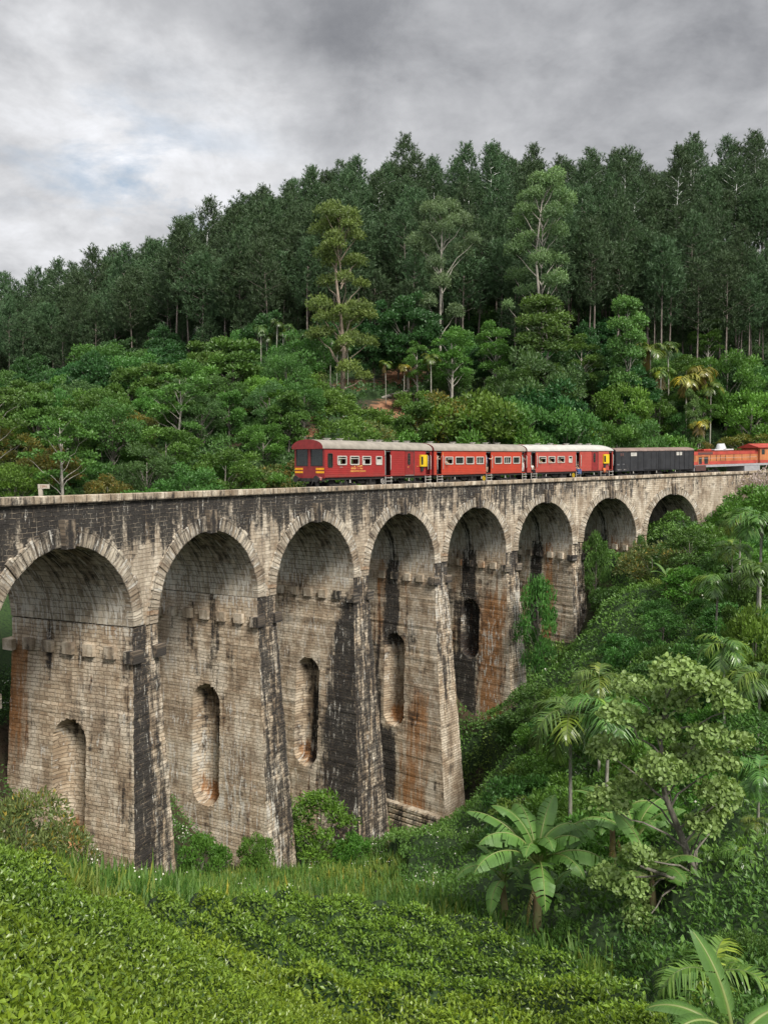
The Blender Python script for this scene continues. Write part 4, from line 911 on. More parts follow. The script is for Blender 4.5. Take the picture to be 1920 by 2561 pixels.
# the woody inside of the tea bushes
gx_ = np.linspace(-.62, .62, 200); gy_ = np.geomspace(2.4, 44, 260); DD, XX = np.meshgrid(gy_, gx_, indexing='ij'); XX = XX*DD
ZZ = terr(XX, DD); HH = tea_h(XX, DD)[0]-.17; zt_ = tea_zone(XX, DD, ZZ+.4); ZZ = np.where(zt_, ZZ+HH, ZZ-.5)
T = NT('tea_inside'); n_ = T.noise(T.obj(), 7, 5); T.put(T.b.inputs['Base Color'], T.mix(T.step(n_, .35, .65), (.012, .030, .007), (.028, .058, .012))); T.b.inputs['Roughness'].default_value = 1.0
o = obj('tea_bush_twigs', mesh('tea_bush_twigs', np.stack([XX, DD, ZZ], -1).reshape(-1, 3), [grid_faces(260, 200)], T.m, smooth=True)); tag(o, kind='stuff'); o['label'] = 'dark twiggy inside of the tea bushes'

# tall grass between the tea and the bridge
B = LB_()
def grass(n, D0, D1, xr, test, hl, wd, c1, c2, tuft=14, p=.5, r=r, spread=.16):
    x, y = wedge(n, D0, D1, xr, p, r); z = terr(x, y); m = test(x, y, z) & piers_clear(x, y); x, y, z = x[m], y[m], z[m]; n = len(x)
    tone = r.random((n, 1)); x = np.repeat(x, tuft)+r.normal(size=n*tuft)*spread; y = np.repeat(y, tuft)+r.normal(size=n*tuft)*spread; z = np.repeat(z, tuft)-.06; N_ = n*tuft
    hs = np.repeat(.6+.8*r.random(n), tuft); a = r.random(N_)*6.283; le_ = .15+.55*r.random(N_)
    d = norm(np.stack([np.cos(a)*le_, np.sin(a)*le_, np.ones(N_)], -1)); up_ = np.stack([np.cos(a), np.sin(a), np.zeros(N_)], -1)
    hs = hs*(.55+1.0*fbm(x*.45, y*.45)); L_ = hl*hs*(.6+.6*r.random(N_)); mm = np.clip(np.repeat(tone, tuft, 0)*.7+.4*r.random((N_, 1)), 0, 1); c = np.asarray(c1)*(1-mm)+np.asarray(c2)*mm
    c = c*(1+.9*(fbm(x*.3+7, y*.3)-.5))[:, None]*(1+smoothstep(.5, .65, fbm(x*.5+2, y*.5+9))[:, None]*np.array([.7, .25, .2])); c = np.where(r.random((N_, 1)) < .05, c*np.array([2.2, 1.4, 1.2]), c)
    B.add(leaves(np.stack([x, y, z], -1), d, up_, L_, wd*(.7+.6*r.random(N_)), 'blade', np.clip(c, .004, .7), bend=L_*(.25+.45*r.random(N_))))
def belt(x, y, z):
    px_, py_, d = proj(x, y, z); t_ = np.interp(px_, TEA[:, 0], TEA[:, 1]); i, t = to_it(x, y); lo_ = np.interp(px_, (0, 250, 400, 700, 1000, 1150, 1300, 1500), (2230, 2180, 2165, 2130, 2130, 2160, 2230, 2300))
    return (py_ < t_+25) & (py_ > lo_-10) & (px_ < 1480) & (t < -.5)
scrub_near = 1
grass(5200, 15, 58, (-.50, .28), belt, 1.0, .055, (.040, .11, .018), (.135, .215, .045))
def dark_grass(x, y, z):
    px_, py_, d = proj(x, y, z); t_ = np.interp(px_, TEA[:, 0], TEA[:, 1]); return (py_ < t_+30) & (py_ > t_-90) & (px_ > 1050) & (px_ < 1700)
grass(900, 12, 40, (0, .45), dark_grass, .8, .05, (.03, .085, .02), (.06, .14, .03))
def yel(x, y, z): px_, py_, d = proj(x, y, z); return (px_ > 1455) & (px_ < 1600) & (py_ > 1050) & (py_ < 1160)
grass(900, 96, 122, (.22, .36), yel, 1.9, .13, (.10, .19, .02), (.21, .30, .035), spread=.3)
tea_grass = [(1165, 2450), (1290, 2480), (560, 2300), (700, 2420), (1480, 2470)]
for (gx0, gy0) in tea_grass:
    ok = lambda x, y, z, a=gx0, b=gy0: (np.hypot(proj(x, y, z)[0]-a, (proj(x, y, z)[1]-b)*1.8) < 55)
    grass(1800, 8, 26, ((gx0-80-960)/FPX, (gx0+80-960)/FPX), ok, .75, .03, (.045, .12, .02), (.11, .2, .035))
o = obj('tall_grass', B.me('tall_grass', M_grass)); tag(o, kind='stuff'); o['label'] = 'tall rank grass growing at the foot of the bridge'; o['category'] = 'grass'

# low scrub over the valley floor, the right bank and the slope behind
B = LB_(); W_ = LB_()
def und_h(x, y):
    w1, i1 = worley(x, y, 3.4, 11); w2, i2 = worley(x+5, y+3, 1.3, 21)
    return .15+1.15*np.sqrt(np.maximum(1-(w1/.8)**2, 0))*(.3+.9*i1)+.55*np.sqrt(np.maximum(1-(w2/.75)**2, 0))*(.4+.8*i2)
def und_f(x, y):
    z = terr(x, y); px_, py_, d = proj(x, y, z); t_ = np.interp(px_, TEA[:, 0], TEA[:, 1]); return und_h(x, y)*(.12+.88*smoothstep(5, -110, py_-t_))*(.12+.88*smoothstep(11, 24, y))
def scrub(n, D0, D1, xr, test, ln0, c1, c2, p=.3, hs=1.0, kind='rhomb', wr=.5):
    x, y = wedge(n, D0, D1, xr, p, r); z = terr(x, y); m = test(x, y, z) & piers_clear(x, y); x, y = x[m], y[m]; n = len(x)
    hf = lambda a, b: und_f(a, b)*hs
    z, nn = surf(x, y, hf); sc = np.maximum(1, y/45)
    w1, i1 = worley(x, y, 3.4, 11); w2, i2 = worley(x+5, y+3, 1.3, 21); dep = r.random(n)**1.4
    P = np.stack([x, y, z], -1)-nn*(dep*.35*hs)[:, None]+r.normal(size=(n, 3))*.08
    d = norm(nn*.5+rdir(r, n)*.8+np.array([0, 0, .35])); tone = np.clip(.45*i1+.35*i2+.35*r.random(n)+.2*(1-dep)-.1, 0, 1)[:, None]
    c = np.asarray(c1)*(1-tone)+np.asarray(c2)*tone; warm = smoothstep(.55, .7, fbm(x*.12+20, y*.12))[:, None]; c = c*(1+warm*np.array([.45, .1, 0]))
    ln_ = ln0*sc*(.55+.8*r.random(n)); B.add(leaves(P, d, norm(nn+rdir(r, n)*.6), ln_, ln_*wr, kind, np.clip(c, .003, .7)))
    k = (fbm(x*.22+3, y*.22+8) > .585) & (r.random(n) < .035*smoothstep(26, 40, y)) & (i2 > .35)
    q = P[k]+nn[k]*.12; m_ = len(q)
    if m_: q = np.repeat(q, 3, 0)+r.normal(size=(m_*3, 3))*.07; W_.add(leaves(q, rdir(r, m_*3), rdir(r, m_*3), .085*np.repeat(sc[k], 3), .085*np.repeat(sc[k], 3), 'rhomb', np.tile((.55, .56, .45), (m_*3, 1))*(.7+.5*r.random((m_*3, 1)))))
def front(x, y, z):
    i, t = to_it(x, y); px_, py_, d = proj(x, y, z); t_ = np.interp(px_, TEA[:, 0], TEA[:, 1]); return (t < 12) & (py_ < t_+5) & ~((px_ < 1000) & (py_ > 2160)) & (py_ > 1160)
scrub(300000, 14, 112, (-.22, .54), front, .17, (.030, .078, .018), (.125, .23, .045), p=.6)
scrub(38000, 6.5, 20, (.05, .80), front, .11, (.02, .06, .014), (.075, .16, .03), p=.6)
scrub(75000, 14, 60, (-.52, -.22), front, .16, (.022, .060, .016), (.095, .185, .040), p=.6)
def behind(x, y, z):
    i, t = to_it(x, y); px_, py_, d = proj(x, y, z); k = (px_ > 690) & (px_ < 1080) & (py_ < 1045); path = (np.abs(y-(106+.02*x)) < .6) & (px_ > 780) & (px_ < 1080)
    return (t > 9) & ~path & ~((earth(x, y, z) > .42))
scrub(150000, 62, 170, (-.53, .54), behind, .16, (.018, .050, .016), (.065, .135, .035), p=.9, hs=1.0)
scrub(110000, 60, 118, (-.52, -.10), behind, .19, (.022, .065, .018), (.085, .17, .040), p=.6, hs=1.0)
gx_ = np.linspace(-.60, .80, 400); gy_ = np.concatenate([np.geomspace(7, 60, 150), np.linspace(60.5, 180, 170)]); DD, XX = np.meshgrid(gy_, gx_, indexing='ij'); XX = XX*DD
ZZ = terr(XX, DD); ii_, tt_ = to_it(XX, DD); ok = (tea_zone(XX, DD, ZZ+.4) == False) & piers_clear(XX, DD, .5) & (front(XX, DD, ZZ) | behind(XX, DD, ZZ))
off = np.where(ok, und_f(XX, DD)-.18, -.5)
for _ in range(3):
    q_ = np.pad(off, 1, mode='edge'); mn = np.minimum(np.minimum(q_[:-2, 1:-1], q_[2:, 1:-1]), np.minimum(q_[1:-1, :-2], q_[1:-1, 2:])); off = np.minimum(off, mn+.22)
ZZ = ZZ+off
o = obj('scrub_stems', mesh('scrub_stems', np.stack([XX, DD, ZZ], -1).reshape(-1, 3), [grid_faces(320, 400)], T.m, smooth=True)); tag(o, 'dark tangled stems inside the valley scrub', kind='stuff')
fx, fy = wedge(150, 22, 58, (-.42, .24), .6, r); fz = terr(fx, fy); k = belt(fx, fy, fz) & (fbm(fx*.35+11, fy*.35+5) > .52) & piers_clear(fx, fy); q = np.stack([fx, fy, fz+.75], -1)[k]; q = np.repeat(q, 5, 0)+r.normal(size=(len(q)*5, 3))*.09
W_.add(leaves(q, rdir(r, len(q)), rdir(r, len(q)), .055, .055, 'rhomb', np.tile((.5, .5, .42), (len(q), 1))))
o = obj('undergrowth', B.me('undergrowth', M_leaf)); tag(o, kind='stuff'); o['label'] = 'dense green scrub covering the valley sides under the bridge'; o['category'] = 'undergrowth'
o = obj('wild_flowers', W_.me('wild_flowers', paint('white_petals', (.6, .6, .5), .6))); tag(o, kind='stuff'); o['label'] = 'small white wild flowers scattered over the green scrub'; o['category'] = 'wild flowers'
# ---------------------------------------------------------------- pine forest on the hill
r = np.random.default_rng(5)
low = lambda px_: np.interp(px_, (-300, 0, 350, 560, 700, 900, 1200, 1500, 1920, 2200), (152, 142, 136, 122, 120, 122, 122, 124, 132, 135))
hi = lambda px_: np.interp(px_, (-300, 0, 350, 640, 900, 1300, 1650, 1920, 2200), (325, 315, 275, 220, 192, 192, 190, 188, 190))
cand = []
for yy in np.arange(118, 320, 3.9):
    for xx in np.arange(-175, 125, 4.1):
        x = xx+r.uniform(-2, 2)+(2.5 if int(yy/3.9) % 2 else 0); y = yy+r.uniform(-1.8, 1.8); px_ = 960+FPX*x/y
        if -90 < px_ < 2010 and low(px_) < y < hi(px_)+10: cand.append((x, y, px_))
cand.sort(key=lambda c: c[1]-low(c[2])*.0)
order = sorted(range(len(cand)), key=lambda q: cand[q][1]-.8*(low(cand[q][2])-122) - (14 if hi(cand[q][2])-cand[q][1] < 6 else 0))
near = set(order[:292]); pts_far = []
cz = terr(np.array([c[0] for c in cand]), np.array([c[1] for c in cand]))
for q, (x, y, px_) in enumerate(cand):
    k = 'pine%d' % r.integers(6)
    top = 1.0
    if q in near:
        plant(k, 'pine_tree', x, y, r.uniform(.66, 1.16), label='tall dark bare-trunked pine in the plantation on the hillside', cat='pine tree', group='plantation pines on the hillside', sxy=r.uniform(.95, 1.2), z=float(cz[q]), tilt=(r.normal()*.02, r.normal()*.02))
    else: pts_far.append((x, y, cz[q]-.1))
print('pines', len(cand), 'far', len(pts_far))
# the rest of the wood: one object, the same trees instanced on its points
P_ = np.array(pts_far); m = bpy.data.meshes.new('pine_forest'); m.vertices.add(len(P_)); m.vertices.foreach_set('co', P_.astype(np.float32).ravel()); m.update()
fo = obj('pine_forest', m); tag(fo, 'dense dark pine wood covering the upper hillside up to the ridge', 'pine wood', kind='stuff')
ng = bpy.data.node_groups.new('pines_on_points', 'GeometryNodeTree'); ng.interface.new_socket('Geometry', in_out='INPUT', socket_type='NodeSocketGeometry'); ng.interface.new_socket('Geometry', in_out='OUTPUT', socket_type='NodeSocketGeometry')
gi = ng.nodes.new('NodeGroupInput'); go_ = ng.nodes.new('NodeGroupOutput'); jn = ng.nodes.new('GeometryNodeJoinGeometry'); LK = ng.links
import bmesh
for k in range(6):
    tm_, cm_, _, _ = PROT['pine%d' % k]
    me = cm_.copy(); bm = bmesh.new(); bm.from_mesh(cm_); n0 = len(bm.faces); bm.from_mesh(tm_); bm.faces.ensure_lookup_table()
    for f in bm.faces[n0:]: f.material_index = 1
    bm.to_mesh(me); bm.free(); me.materials.clear(); me.materials.append(M_pine); me.materials.append(B_pine)
    po = bpy.data.objects.new('whole_pine', me)
    oi = ng.nodes.new('GeometryNodeObjectInfo'); oi.inputs[0].default_value = po; oi.transform_space = 'ORIGINAL'
    ip = ng.nodes.new('GeometryNodeInstanceOnPoints'); LK.new(gi.outputs[0], ip.inputs['Points']); LK.new(oi.outputs['Geometry'], ip.inputs['Instance'])
    idx = ng.nodes.new('GeometryNodeInputIndex'); md = ng.nodes.new('ShaderNodeMath'); md.operation = 'FLOORED_MODULO'; LK.new(idx.outputs[0], md.inputs[0]); md.inputs[1].default_value = 6
    cp = ng.nodes.new('ShaderNodeMath'); cp.operation = 'COMPARE'; LK.new(md.outputs[0], cp.inputs[0]); cp.inputs[1].default_value = k; cp.inputs[2].default_value = .1; LK.new(cp.outputs[0], ip.inputs['Selection'])
    rv = ng.nodes.new('FunctionNodeRandomValue'); rv.data_type = 'FLOAT_VECTOR'; rv.inputs[0].default_value = (0, 0, 0); rv.inputs[1].default_value = (.04, .04, 6.28); LK.new(rv.outputs[0], ip.inputs['Rotation'])
    rs = ng.nodes.new('FunctionNodeRandomValue'); rs.data_type = 'FLOAT'; rs.inputs['Min'].default_value = .66; rs.inputs['Max'].default_value = 1.2; rs.inputs['Seed'].default_value = 5; LK.new(rs.outputs[1], ip.inputs['Scale'])
    LK.new(ip.outputs[0], jn.inputs[0])
LK.new(jn.outputs[0], go_.inputs[0]); md_ = fo.modifiers.new('pines', 'NODES'); md_.node_group = ng
# ---------------------------------------------------------------- trees, shrubs, palms one by one (picture columns with a depth, standing on the terrain)
K = 1920/1658
def bsp(seed, n, L_, tear=1.0, e0=1.5, e1=.62):
    q = np.random.default_rng(seed); return [(j*2.399+q.normal()*.2, e0+(e1-e0)*(j/(n-1))+q.normal()*.06, L_*(.8+.35*q.random()), (.045+.05*q.random()), tear*(.4+q.random())) for j in range(n)]
r = np.random.default_rng(8)
def place(key, name, dx, dtop, D, label, cat='tree', group=None, shrub=False, wid=1.0, tilt=None, rz=None, smin=.3, sink=.15):
    if dx > 1395 and D > 92: D = max(D, 106+.5*(D-92))
    x = (dx*K-960)/FPX*D; z0 = float(terr(np.array([x]), np.array([D]))[0]); ztop = float(at(dx*K, dtop*K, D)[2])
    H = max(v.co.z for v in PROT[key][1].vertices) if key not in HH_ else HH_[key]; HH_[key] = H
    s = max(smin, (ztop-z0+sink)/H)
    return plant(key, name, x, D, s, rz, z0, sink, label, cat, group, wid/s if wid > 3 else wid, tilt, shrub)
HH_ = {}
ft = 'tree'
place('grevillea', 'grevillea_tree', 737, 432, 97, 'tall yellow-green tree with tiered clumps, alone in front of the pines above the first coach', ft, wid=.82, rz=.4)
place('eucalypt_a', 'eucalyptus_tree', 953, 414, 113, 'white-trunked forked eucalyptus standing before the pines, right of the tiered yellow-green tree', ft, wid=.8, rz=2.2)
place('eucalypt_b', 'eucalyptus_tree', 1165, 360, 117, 'tallest pale eucalyptus with spreading limbs, before the pines above the third coach', ft, wid=.82, rz=1.0)
place('slim_pale', 'eucalyptus_tree', 1168, 632, 107, 'shorter pale-leaved tree with white stems below the tallest eucalyptus', ft, wid=1.35)
place('slim_pale', 'slender_tree', 1348, 632, 110, 'slender tree with a bright lime top above the black wagon', ft, wid=.85, rz=4)
place('dark_dense', 'evergreen_tree', 882, 628, 112, 'dense very dark evergreen left of the forked white-trunked eucalyptus', ft, wid=1.0)
place('dark_dense', 'evergreen_tree', 580, 668, 116, 'dark evergreen over the row of pale palm trunks, left of the tiered tree', ft, wid=1.0)
place('dark_dense', 'evergreen_tree', 640, 700, 114, 'dark evergreen just left of the tiered yellow-green tree', ft, wid=.8)
place('round_b', 'broadleaf_tree', 545, 700, 118, 'bright green crown at the edge of the pines, left of the dark evergreens', ft, wid=.8)
for (key, dx, dt, D, wd_, lb) in (
    ('round_d', 900, 862, 90, .95, 'green tree behind the first coach, by the reddish earth'), ('round_e', 965, 838, 93, .9, 'pinkish-tipped tree behind the joint of the first two coaches'),
    ('round_c', 1020, 838, 92, 1.0, 'bright round tree behind the second coach'), ('round_a', 1065, 868, 90, .9, 'low round tree behind the middle of the second coach'),
    ('round_b', 1105, 850, 94, .9, 'dense green tree behind the far end of the second coach'), ('dark_dense', 1180, 800, 98, .95, 'dark broad tree behind the third coach'),
    ('blue_green', 1160, 740, 101, .9, 'blue-green tree below the pale-leaved eucalyptus'), ('round_b', 1215, 860, 95, .8, 'green tree behind the far end of the third coach'),
    ('dark_dense', 1260, 690, 120, .6, 'narrow dark tree right of the tallest eucalyptus'), ('round_a', 1330, 905, 98, .7, 'low tree behind the black wagon, by the bright yellow grass'),
    ('round_b', 1375, 890, 100, .8, 'round dark tree behind the middle of the black wagon'), ('round_c', 1345, 820, 108, .7, 'mid-green tree around the foot of the slender lime-topped tree'),
    ('round_b', 1470, 880, 104, .8, 'dark tree among the palms behind the locomotive'), ('round_a', 1565, 752, 112, .8, 'round green crown on the hill right of the palm group'),
    ('round_c', 1620, 835, 106, 1.0, 'bright spreading tree on the hillside by the right edge'), ('bare_olive', 1600, 932, 98, 1.0, 'flat olive-yellow tree above the locomotive cab'),
    ('round_b', 1655, 770, 118, 1.0, 'dense tree at the right edge below the pines'), ('dark_dense', 1590, 960, 96, .8, 'dark tree just above the locomotive cab roof'),
    ('round_e', 1510, 940, 101, .6, 'brownish low tree behind the locomotive hood')):
    place(key, 'broadleaf_tree', dx, dt, D, lb, ft, wid=wd_)
for (key, dx, dt, D, wd_, lb) in (
    ('round_e', 15, 905, 82, 1.0, 'orange-tinged tree at the left edge above the parapet'), ('round_b', 72, 862, 104, .9, 'dark green tree left of the pinkish one'),
    ('round_e', 160, 832, 96, 1.0, 'pinkish-topped tree in the thicket left of the lime-green tree'), ('dark_dense', 165, 775, 116, 1.0, 'dark crowned tree above the pinkish-topped tree'),
    ('round_b', 232, 735, 122, 1.3, 'large dark green tree at the foot of the left pines'), ('round_c', 275, 770, 118, 1.0, 'yellow-green rounded tree beside the large dark one'),
    ('round_e', 215, 862, 98, .8, 'olive-brown tree with pale trunks left of the lime-green tree'), ('lime', 300, 818, 93, 1.0, 'lime-green tree with layered leaves in the left thicket'),
    ('bare_branch', 338, 880, 80, 1.2, 'green tree with white forked trunks rising over the parapet'), ('round_a', 405, 880, 98, 1.0, 'mid-green tree right of the white forked trunks'),
    ('blue_green', 430, 775, 118, .9, 'blue-green tree under the pines, left of the twin pale palms'), ('blue_green', 512, 795, 112, .8, 'small blue-green tree right of the twin pale palms'),
    ('blue_green', 620, 842, 98, .9, 'blue-green tree on the slope left of the first coach'), ('round_d', 560, 870, 100, .7, 'small green tree beside the shaggy palm'),
    ('round_a', 470, 935, 90, .8, 'low green tree on the slope below the twin pale palms'), ('round_c', 60, 940, 86, .9, 'bright green tree by the left edge'),
    ('round_b', 115, 985, 80, .8, 'dark low tree behind the milepost'), ('compound_b', 470, 1012, 78, 1.3, 'bright leafy sapling just over the parapet'), ('round_d', 130, 900, 92, .8, 'green tree below the pinkish-topped one'),
    ('round_b', 265, 930, 84, .8, 'dark tree left of the white forked trunks'), ('round_a', 385, 985, 80, .8, 'dark tree over the parapet right of the white forked trunks')):
    place(key, 'broadleaf_tree', dx, dt, D, lb, ft, wid=wd_)
for (key, dx, dt, D, wd_, lb) in (('bush_b', 560, 985, 80, 1.5, 'pale green bush over the parapet'), ('bush_dry', 600, 1000, 76, 1.5, 'dry twiggy bush left of the front coach'), ('bush_b', 790, 878, 92, 1.5, 'bright bush behind the front coach roof'),
    ('bush_dry', 730, 905, 92, 1.4, 'dry bush behind the front coach'), ('bush_a', 840, 900, 92, 1.3, 'green bush behind the first coach'), ('bush_c', 640, 1000, 77, 1.3, 'dark bush beside the front of the train'), ('bush_a', 690, 930, 88, 1.2, 'green bush behind the nose of the train'),
    ('bush_dry', 520, 1030, 74, 1.4, 'grey-green bush low over the parapet'), ('bush_c', 1250, 955, 95, 1.0, 'dark bush behind the black wagon end'), ('bush_a', 1440, 935, 96, 1.0, 'bush behind the far half of the black wagon')):
    place(key, 'bush', dx, dt, D, lb, 'bush', shrub=True, wid=wd_)
# palms behind the line
for (key, dx, dt, D, lb) in (('palm_far', 468, 770, 103, 'slim palm with a pale trunk, left one of the twin palms'), ('palm_far', 481, 782, 104, 'slim palm with a pale trunk, right one of the twin palms'),
    ('palm_yellow', 538, 852, 92, 'shaggy yellowish palm on the slope left of the train'), ('palm_far', 930, 762, 103, 'palm with orange drooping leaves below the forked eucalyptus'),
    ('palm_far', 833, 778, 106, 'small palm beside the shelter'), ('palm_yellow', 872, 786, 107, 'small yellowing palm right of the shelter'),
    ('palm_far', 1400, 738, 108, 'bushy palm, leftmost of the group above the black wagon'), ('palm_far_b', 1440, 738, 112, 'dark palm second in the group above the black wagon'),
    ('palm_yellow', 1478, 806, 103, 'yellowish palm third in the group above the black wagon'), ('palm_yellow', 1502, 790, 106, 'tall yellow palm behind the locomotive'),
    ('palm_far', 1530, 822, 104, 'palm just left of the leaning white trunk'), ('palm_yellow', 1510, 905, 98, 'low yellow palm behind the locomotive'), ('palm_far', 1420, 790, 106, 'lower palm in the group above the black wagon')):
    place(key, 'palm_tree', dx, dt, D, lb, 'palm tree', wid=1.0)
for j, (dx, dt) in enumerate(((566, 700), (580, 720), (598, 690), (612, 712), (624, 700), (655, 720), (668, 735), (682, 722), (700, 740), (714, 730), (728, 750), (752, 745))):
    place('palm_far_b', 'palm_tree', dx, dt, 110+1.5*r.random(), 'slim pale-trunked palm in the row at the edge of the pine wood', 'palm tree', 'palms in the row at the edge of the pines', wid=.75)
place('slim_pale', 'leaning_tree', 1520, 830, 97, 'leaning bare white trunk behind the locomotive', ft, wid=.5, tilt=(.05, .17))
place('palm_yellow', 'palm_tree', 222, 985, 72, 'yellow low palm behind the parapet right of the milepost', 'palm tree', wid=.9)
place('palm_low', 'palm_tree', 150, 1000, 70, 'low pale palm behind the milepost', 'palm tree')
banana('banana_plant', on(1301*K, 106)[0], 106, 2.2, [(a, 1.2-.12*j, 2.0, .05, .5) for j, a in enumerate((.3, 2.4, 4.4, 5.6, 1.4))], 5, 'small banana plant behind the third coach', None, 1)
banana('banana_plant', on(1440*K, 103)[0], 103, 2.4, [(a, 1.25-.15*j, 2.2, .05, .5) for j, a in enumerate((.6, 2.7, 4.7, 5.9, 1.6))], 6, 'small banana plant behind the black wagon', None, 1)
# thickets: more of the same trees farther apart
spots = []
def fill(n, dx0, dx1, D0, D1, keys, s0, s1, label, cat, group, name, shrub=False, sep=3.2, test=None):
    c = 0; tries = 0
    while c < n and tries < n*60:
        tries += 1; D = D0+(D1-D0)*r.random(); dx = dx0+(dx1-dx0)*r.random(); x = (dx*K-960)/FPX*D
        z = float(terr(np.array([x]), np.array([D]))[0]); i_, t_ = to_it(np.array(x), np.array(D))
        if t_ > -3.0 and t_ < (12 if dx < 640 else 15.5): continue
        if test and not test(x, D, z): continue
        pxx, pyy, dd = proj(x, D, z+3.6*s1)
        if t_ < 0 and pyy < 1290-.03*(pxx-1200): continue
        if any((x-a)**2+(D-b)**2 < sep*sep for a, b in spots): continue
        spots.append((x, D)); k = keys[r.integers(len(keys))]
        plant(k, name, x, D, r.uniform(s0, s1), None, z, .15, label, cat, group, r.uniform(.9, 1.2), None, shrub); c += 1
nb = lambda x, D, z: not ((proj(x, D, z)[0] > 760) & (proj(x, D, z)[0] < 1040) & (D > 94) & (D < 112))
fill(40, -20, 660, 62, 84, ['round_a', 'round_b', 'round_c', 'round_d', 'blue_green', 'bare_branch', 'round_e'], .55, .8, 'leafy tree rising from the valley close behind the parapet on the left', ft, 'trees close behind the parapet', 'broadleaf_tree', sep=3.4)
fill(85, -20, 700, 78, 142, ['round_a', 'round_b', 'round_c', 'round_d', 'blue_green', 'dark_dense', 'round_b', 'round_e'], .6, 1.0, 'green broadleaf tree in the mixed thicket between the bridge and the left pines', ft, 'broadleaf trees of the thicket beyond the bridge', 'broadleaf_tree', sep=4.2, test=nb)
fill(60, 640, 1670, 104, 134, ['round_a', 'round_b', 'dark_dense', 'blue_green', 'dark_dense', 'tall_open'], .55, .95, 'dark green broadleaf tree at the foot of the pine wood behind the train', ft, 'broadleaf trees at the foot of the pines', 'broadleaf_tree', sep=4.0, test=nb)
fill(46, -20, 1660, 76, 104, ['bush_a', 'bush_b', 'bush_c', 'bush_dry'], .8, 1.4, 'leafy bush on the slope beyond the railway', 'bush', 'bushes on the slope beyond the railway', 'bush', True, 3.0, nb)

fill(34, -20, 640, 62, 100, ['round_a', 'round_c', 'blue_green', 'bush_c', 'bush_a', 'round_d'], .55, .75, 'small leafy tree filling the slope behind the parapet', ft, 'small trees filling the slope behind the parapet', 'broadleaf_tree', sep=2.6)
fill(45, -40, 640, 195, 320, ['dark_dense', 'round_b'], .9, 1.2, 'dark understorey tree below the pines on the left ridge', ft, 'understorey trees on the left ridge', 'broadleaf_tree', sep=5)
# ---- right bank, this side of the bridge
for (key, dx, dt, D, wd_, lb) in (('compound_a', 1288, 1142, 79, .34, 'dark feathery sapling in front of the seventh arch'), ('compound_a', 1385, 1152, 79, .34, 'green sapling between the last two arches'), ('compound_a', 1165, 1235, 70, .34, 'dark feathery sapling in front of the sixth arch'),
    ('compound_b', 690, 1700, 49.5, 1.0, 'bright lime sapling against the third pier'), ('round_d', 1600, 1262, 50, .55, 'round green tree on the right bank below the palms'), ('round_b', 1570, 1330, 44, .45, 'dark green tree on the right bank above the pale tree'),
    ('round_c', 1640, 1300, 42, .5, 'bright green tree at the right edge among palms')):
    place(key, 'sapling' if 'sapling' in lb else 'broadleaf_tree', dx, dt, D, lb, ft, wid=wd_)
for (key, dx, dt, D, wd_, lb) in (('bush_dry', 40, 1712, 24, .8, 'dry olive bush at the left edge before the first pier'), ('bush_dry', 110, 1775, 25, .7, 'small dry bush before the first pier'), ('bush_a', 428, 1796, 42, .7, 'green bush between the first and second piers'), ('bush_b', 545, 1800, 45, .6, 'pale bush at the foot of the second pier'),
    ('bush_a', 762, 1796, 49, .7, 'green bush at the foot of the third pier'), ('bush_c', 985, 1780, 52, .7, 'dark bush beside the plinth of the fourth pier'), ('bush_dry', 860, 1815, 50, .8, 'olive bush before the plinth'),
    ('flower_bush', 1672, 1003, 92, .9, 'pinkish white flowering bush at the far end of the parapet'), ('bush_a', 1600, 1075, 88, 1.0, 'green bush on the bank under the flowering bush'), ('bush_c', 1575, 1112, 84, .7, 'dark bush against the end wall of the viaduct'), ('bush_a', 1640, 1040, 88, 1.0, 'bush below the flowering bush'),
    ('bush_a', 1180, 1690, 48, 1.0, 'green bush right of the tall fourth pier'), ('bush_c', 1160, 1760, 44, 1.0, 'dark bush behind the large banana plant')):
    place(key, 'bush', dx, dt, D, lb, 'bush', shrub=True, wid=wd_)
LNX, LNY = (1100, 1300, 1480, 1600, 1740, 1950), (1950, 1780, 1660, 1480, 1360, 1300)
bank = lambda x, D, z: proj(x, D, z+2.6)[1] > np.interp(proj(x, D, z)[0], LNX, LNY) and (tea_zone(np.array(x), np.array(D), np.array(z)) == False) and proj(x, D, z)[1] > 1200 and proj(x, D, z)[1] < 2500
fill(80, 1130, 1680, 30, 90, ['bush_a', 'bush_b', 'bush_c', 'bush_c', 'bush_a', 'compound_a'], .5, 1.0, 'leafy green bush on the right bank of the valley', 'bush', 'bushes on the right bank', 'bush', True, 2.6, bank)
fill(30, 1430, 1700, 34, 62, ['round_b', 'dark_dense', 'round_a', 'compound_a', 'round_d'], .35, .6, 'dark leafy tree crowded on the right bank', ft, 'trees crowded on the right bank', 'broadleaf_tree', False, 2.8, bank)
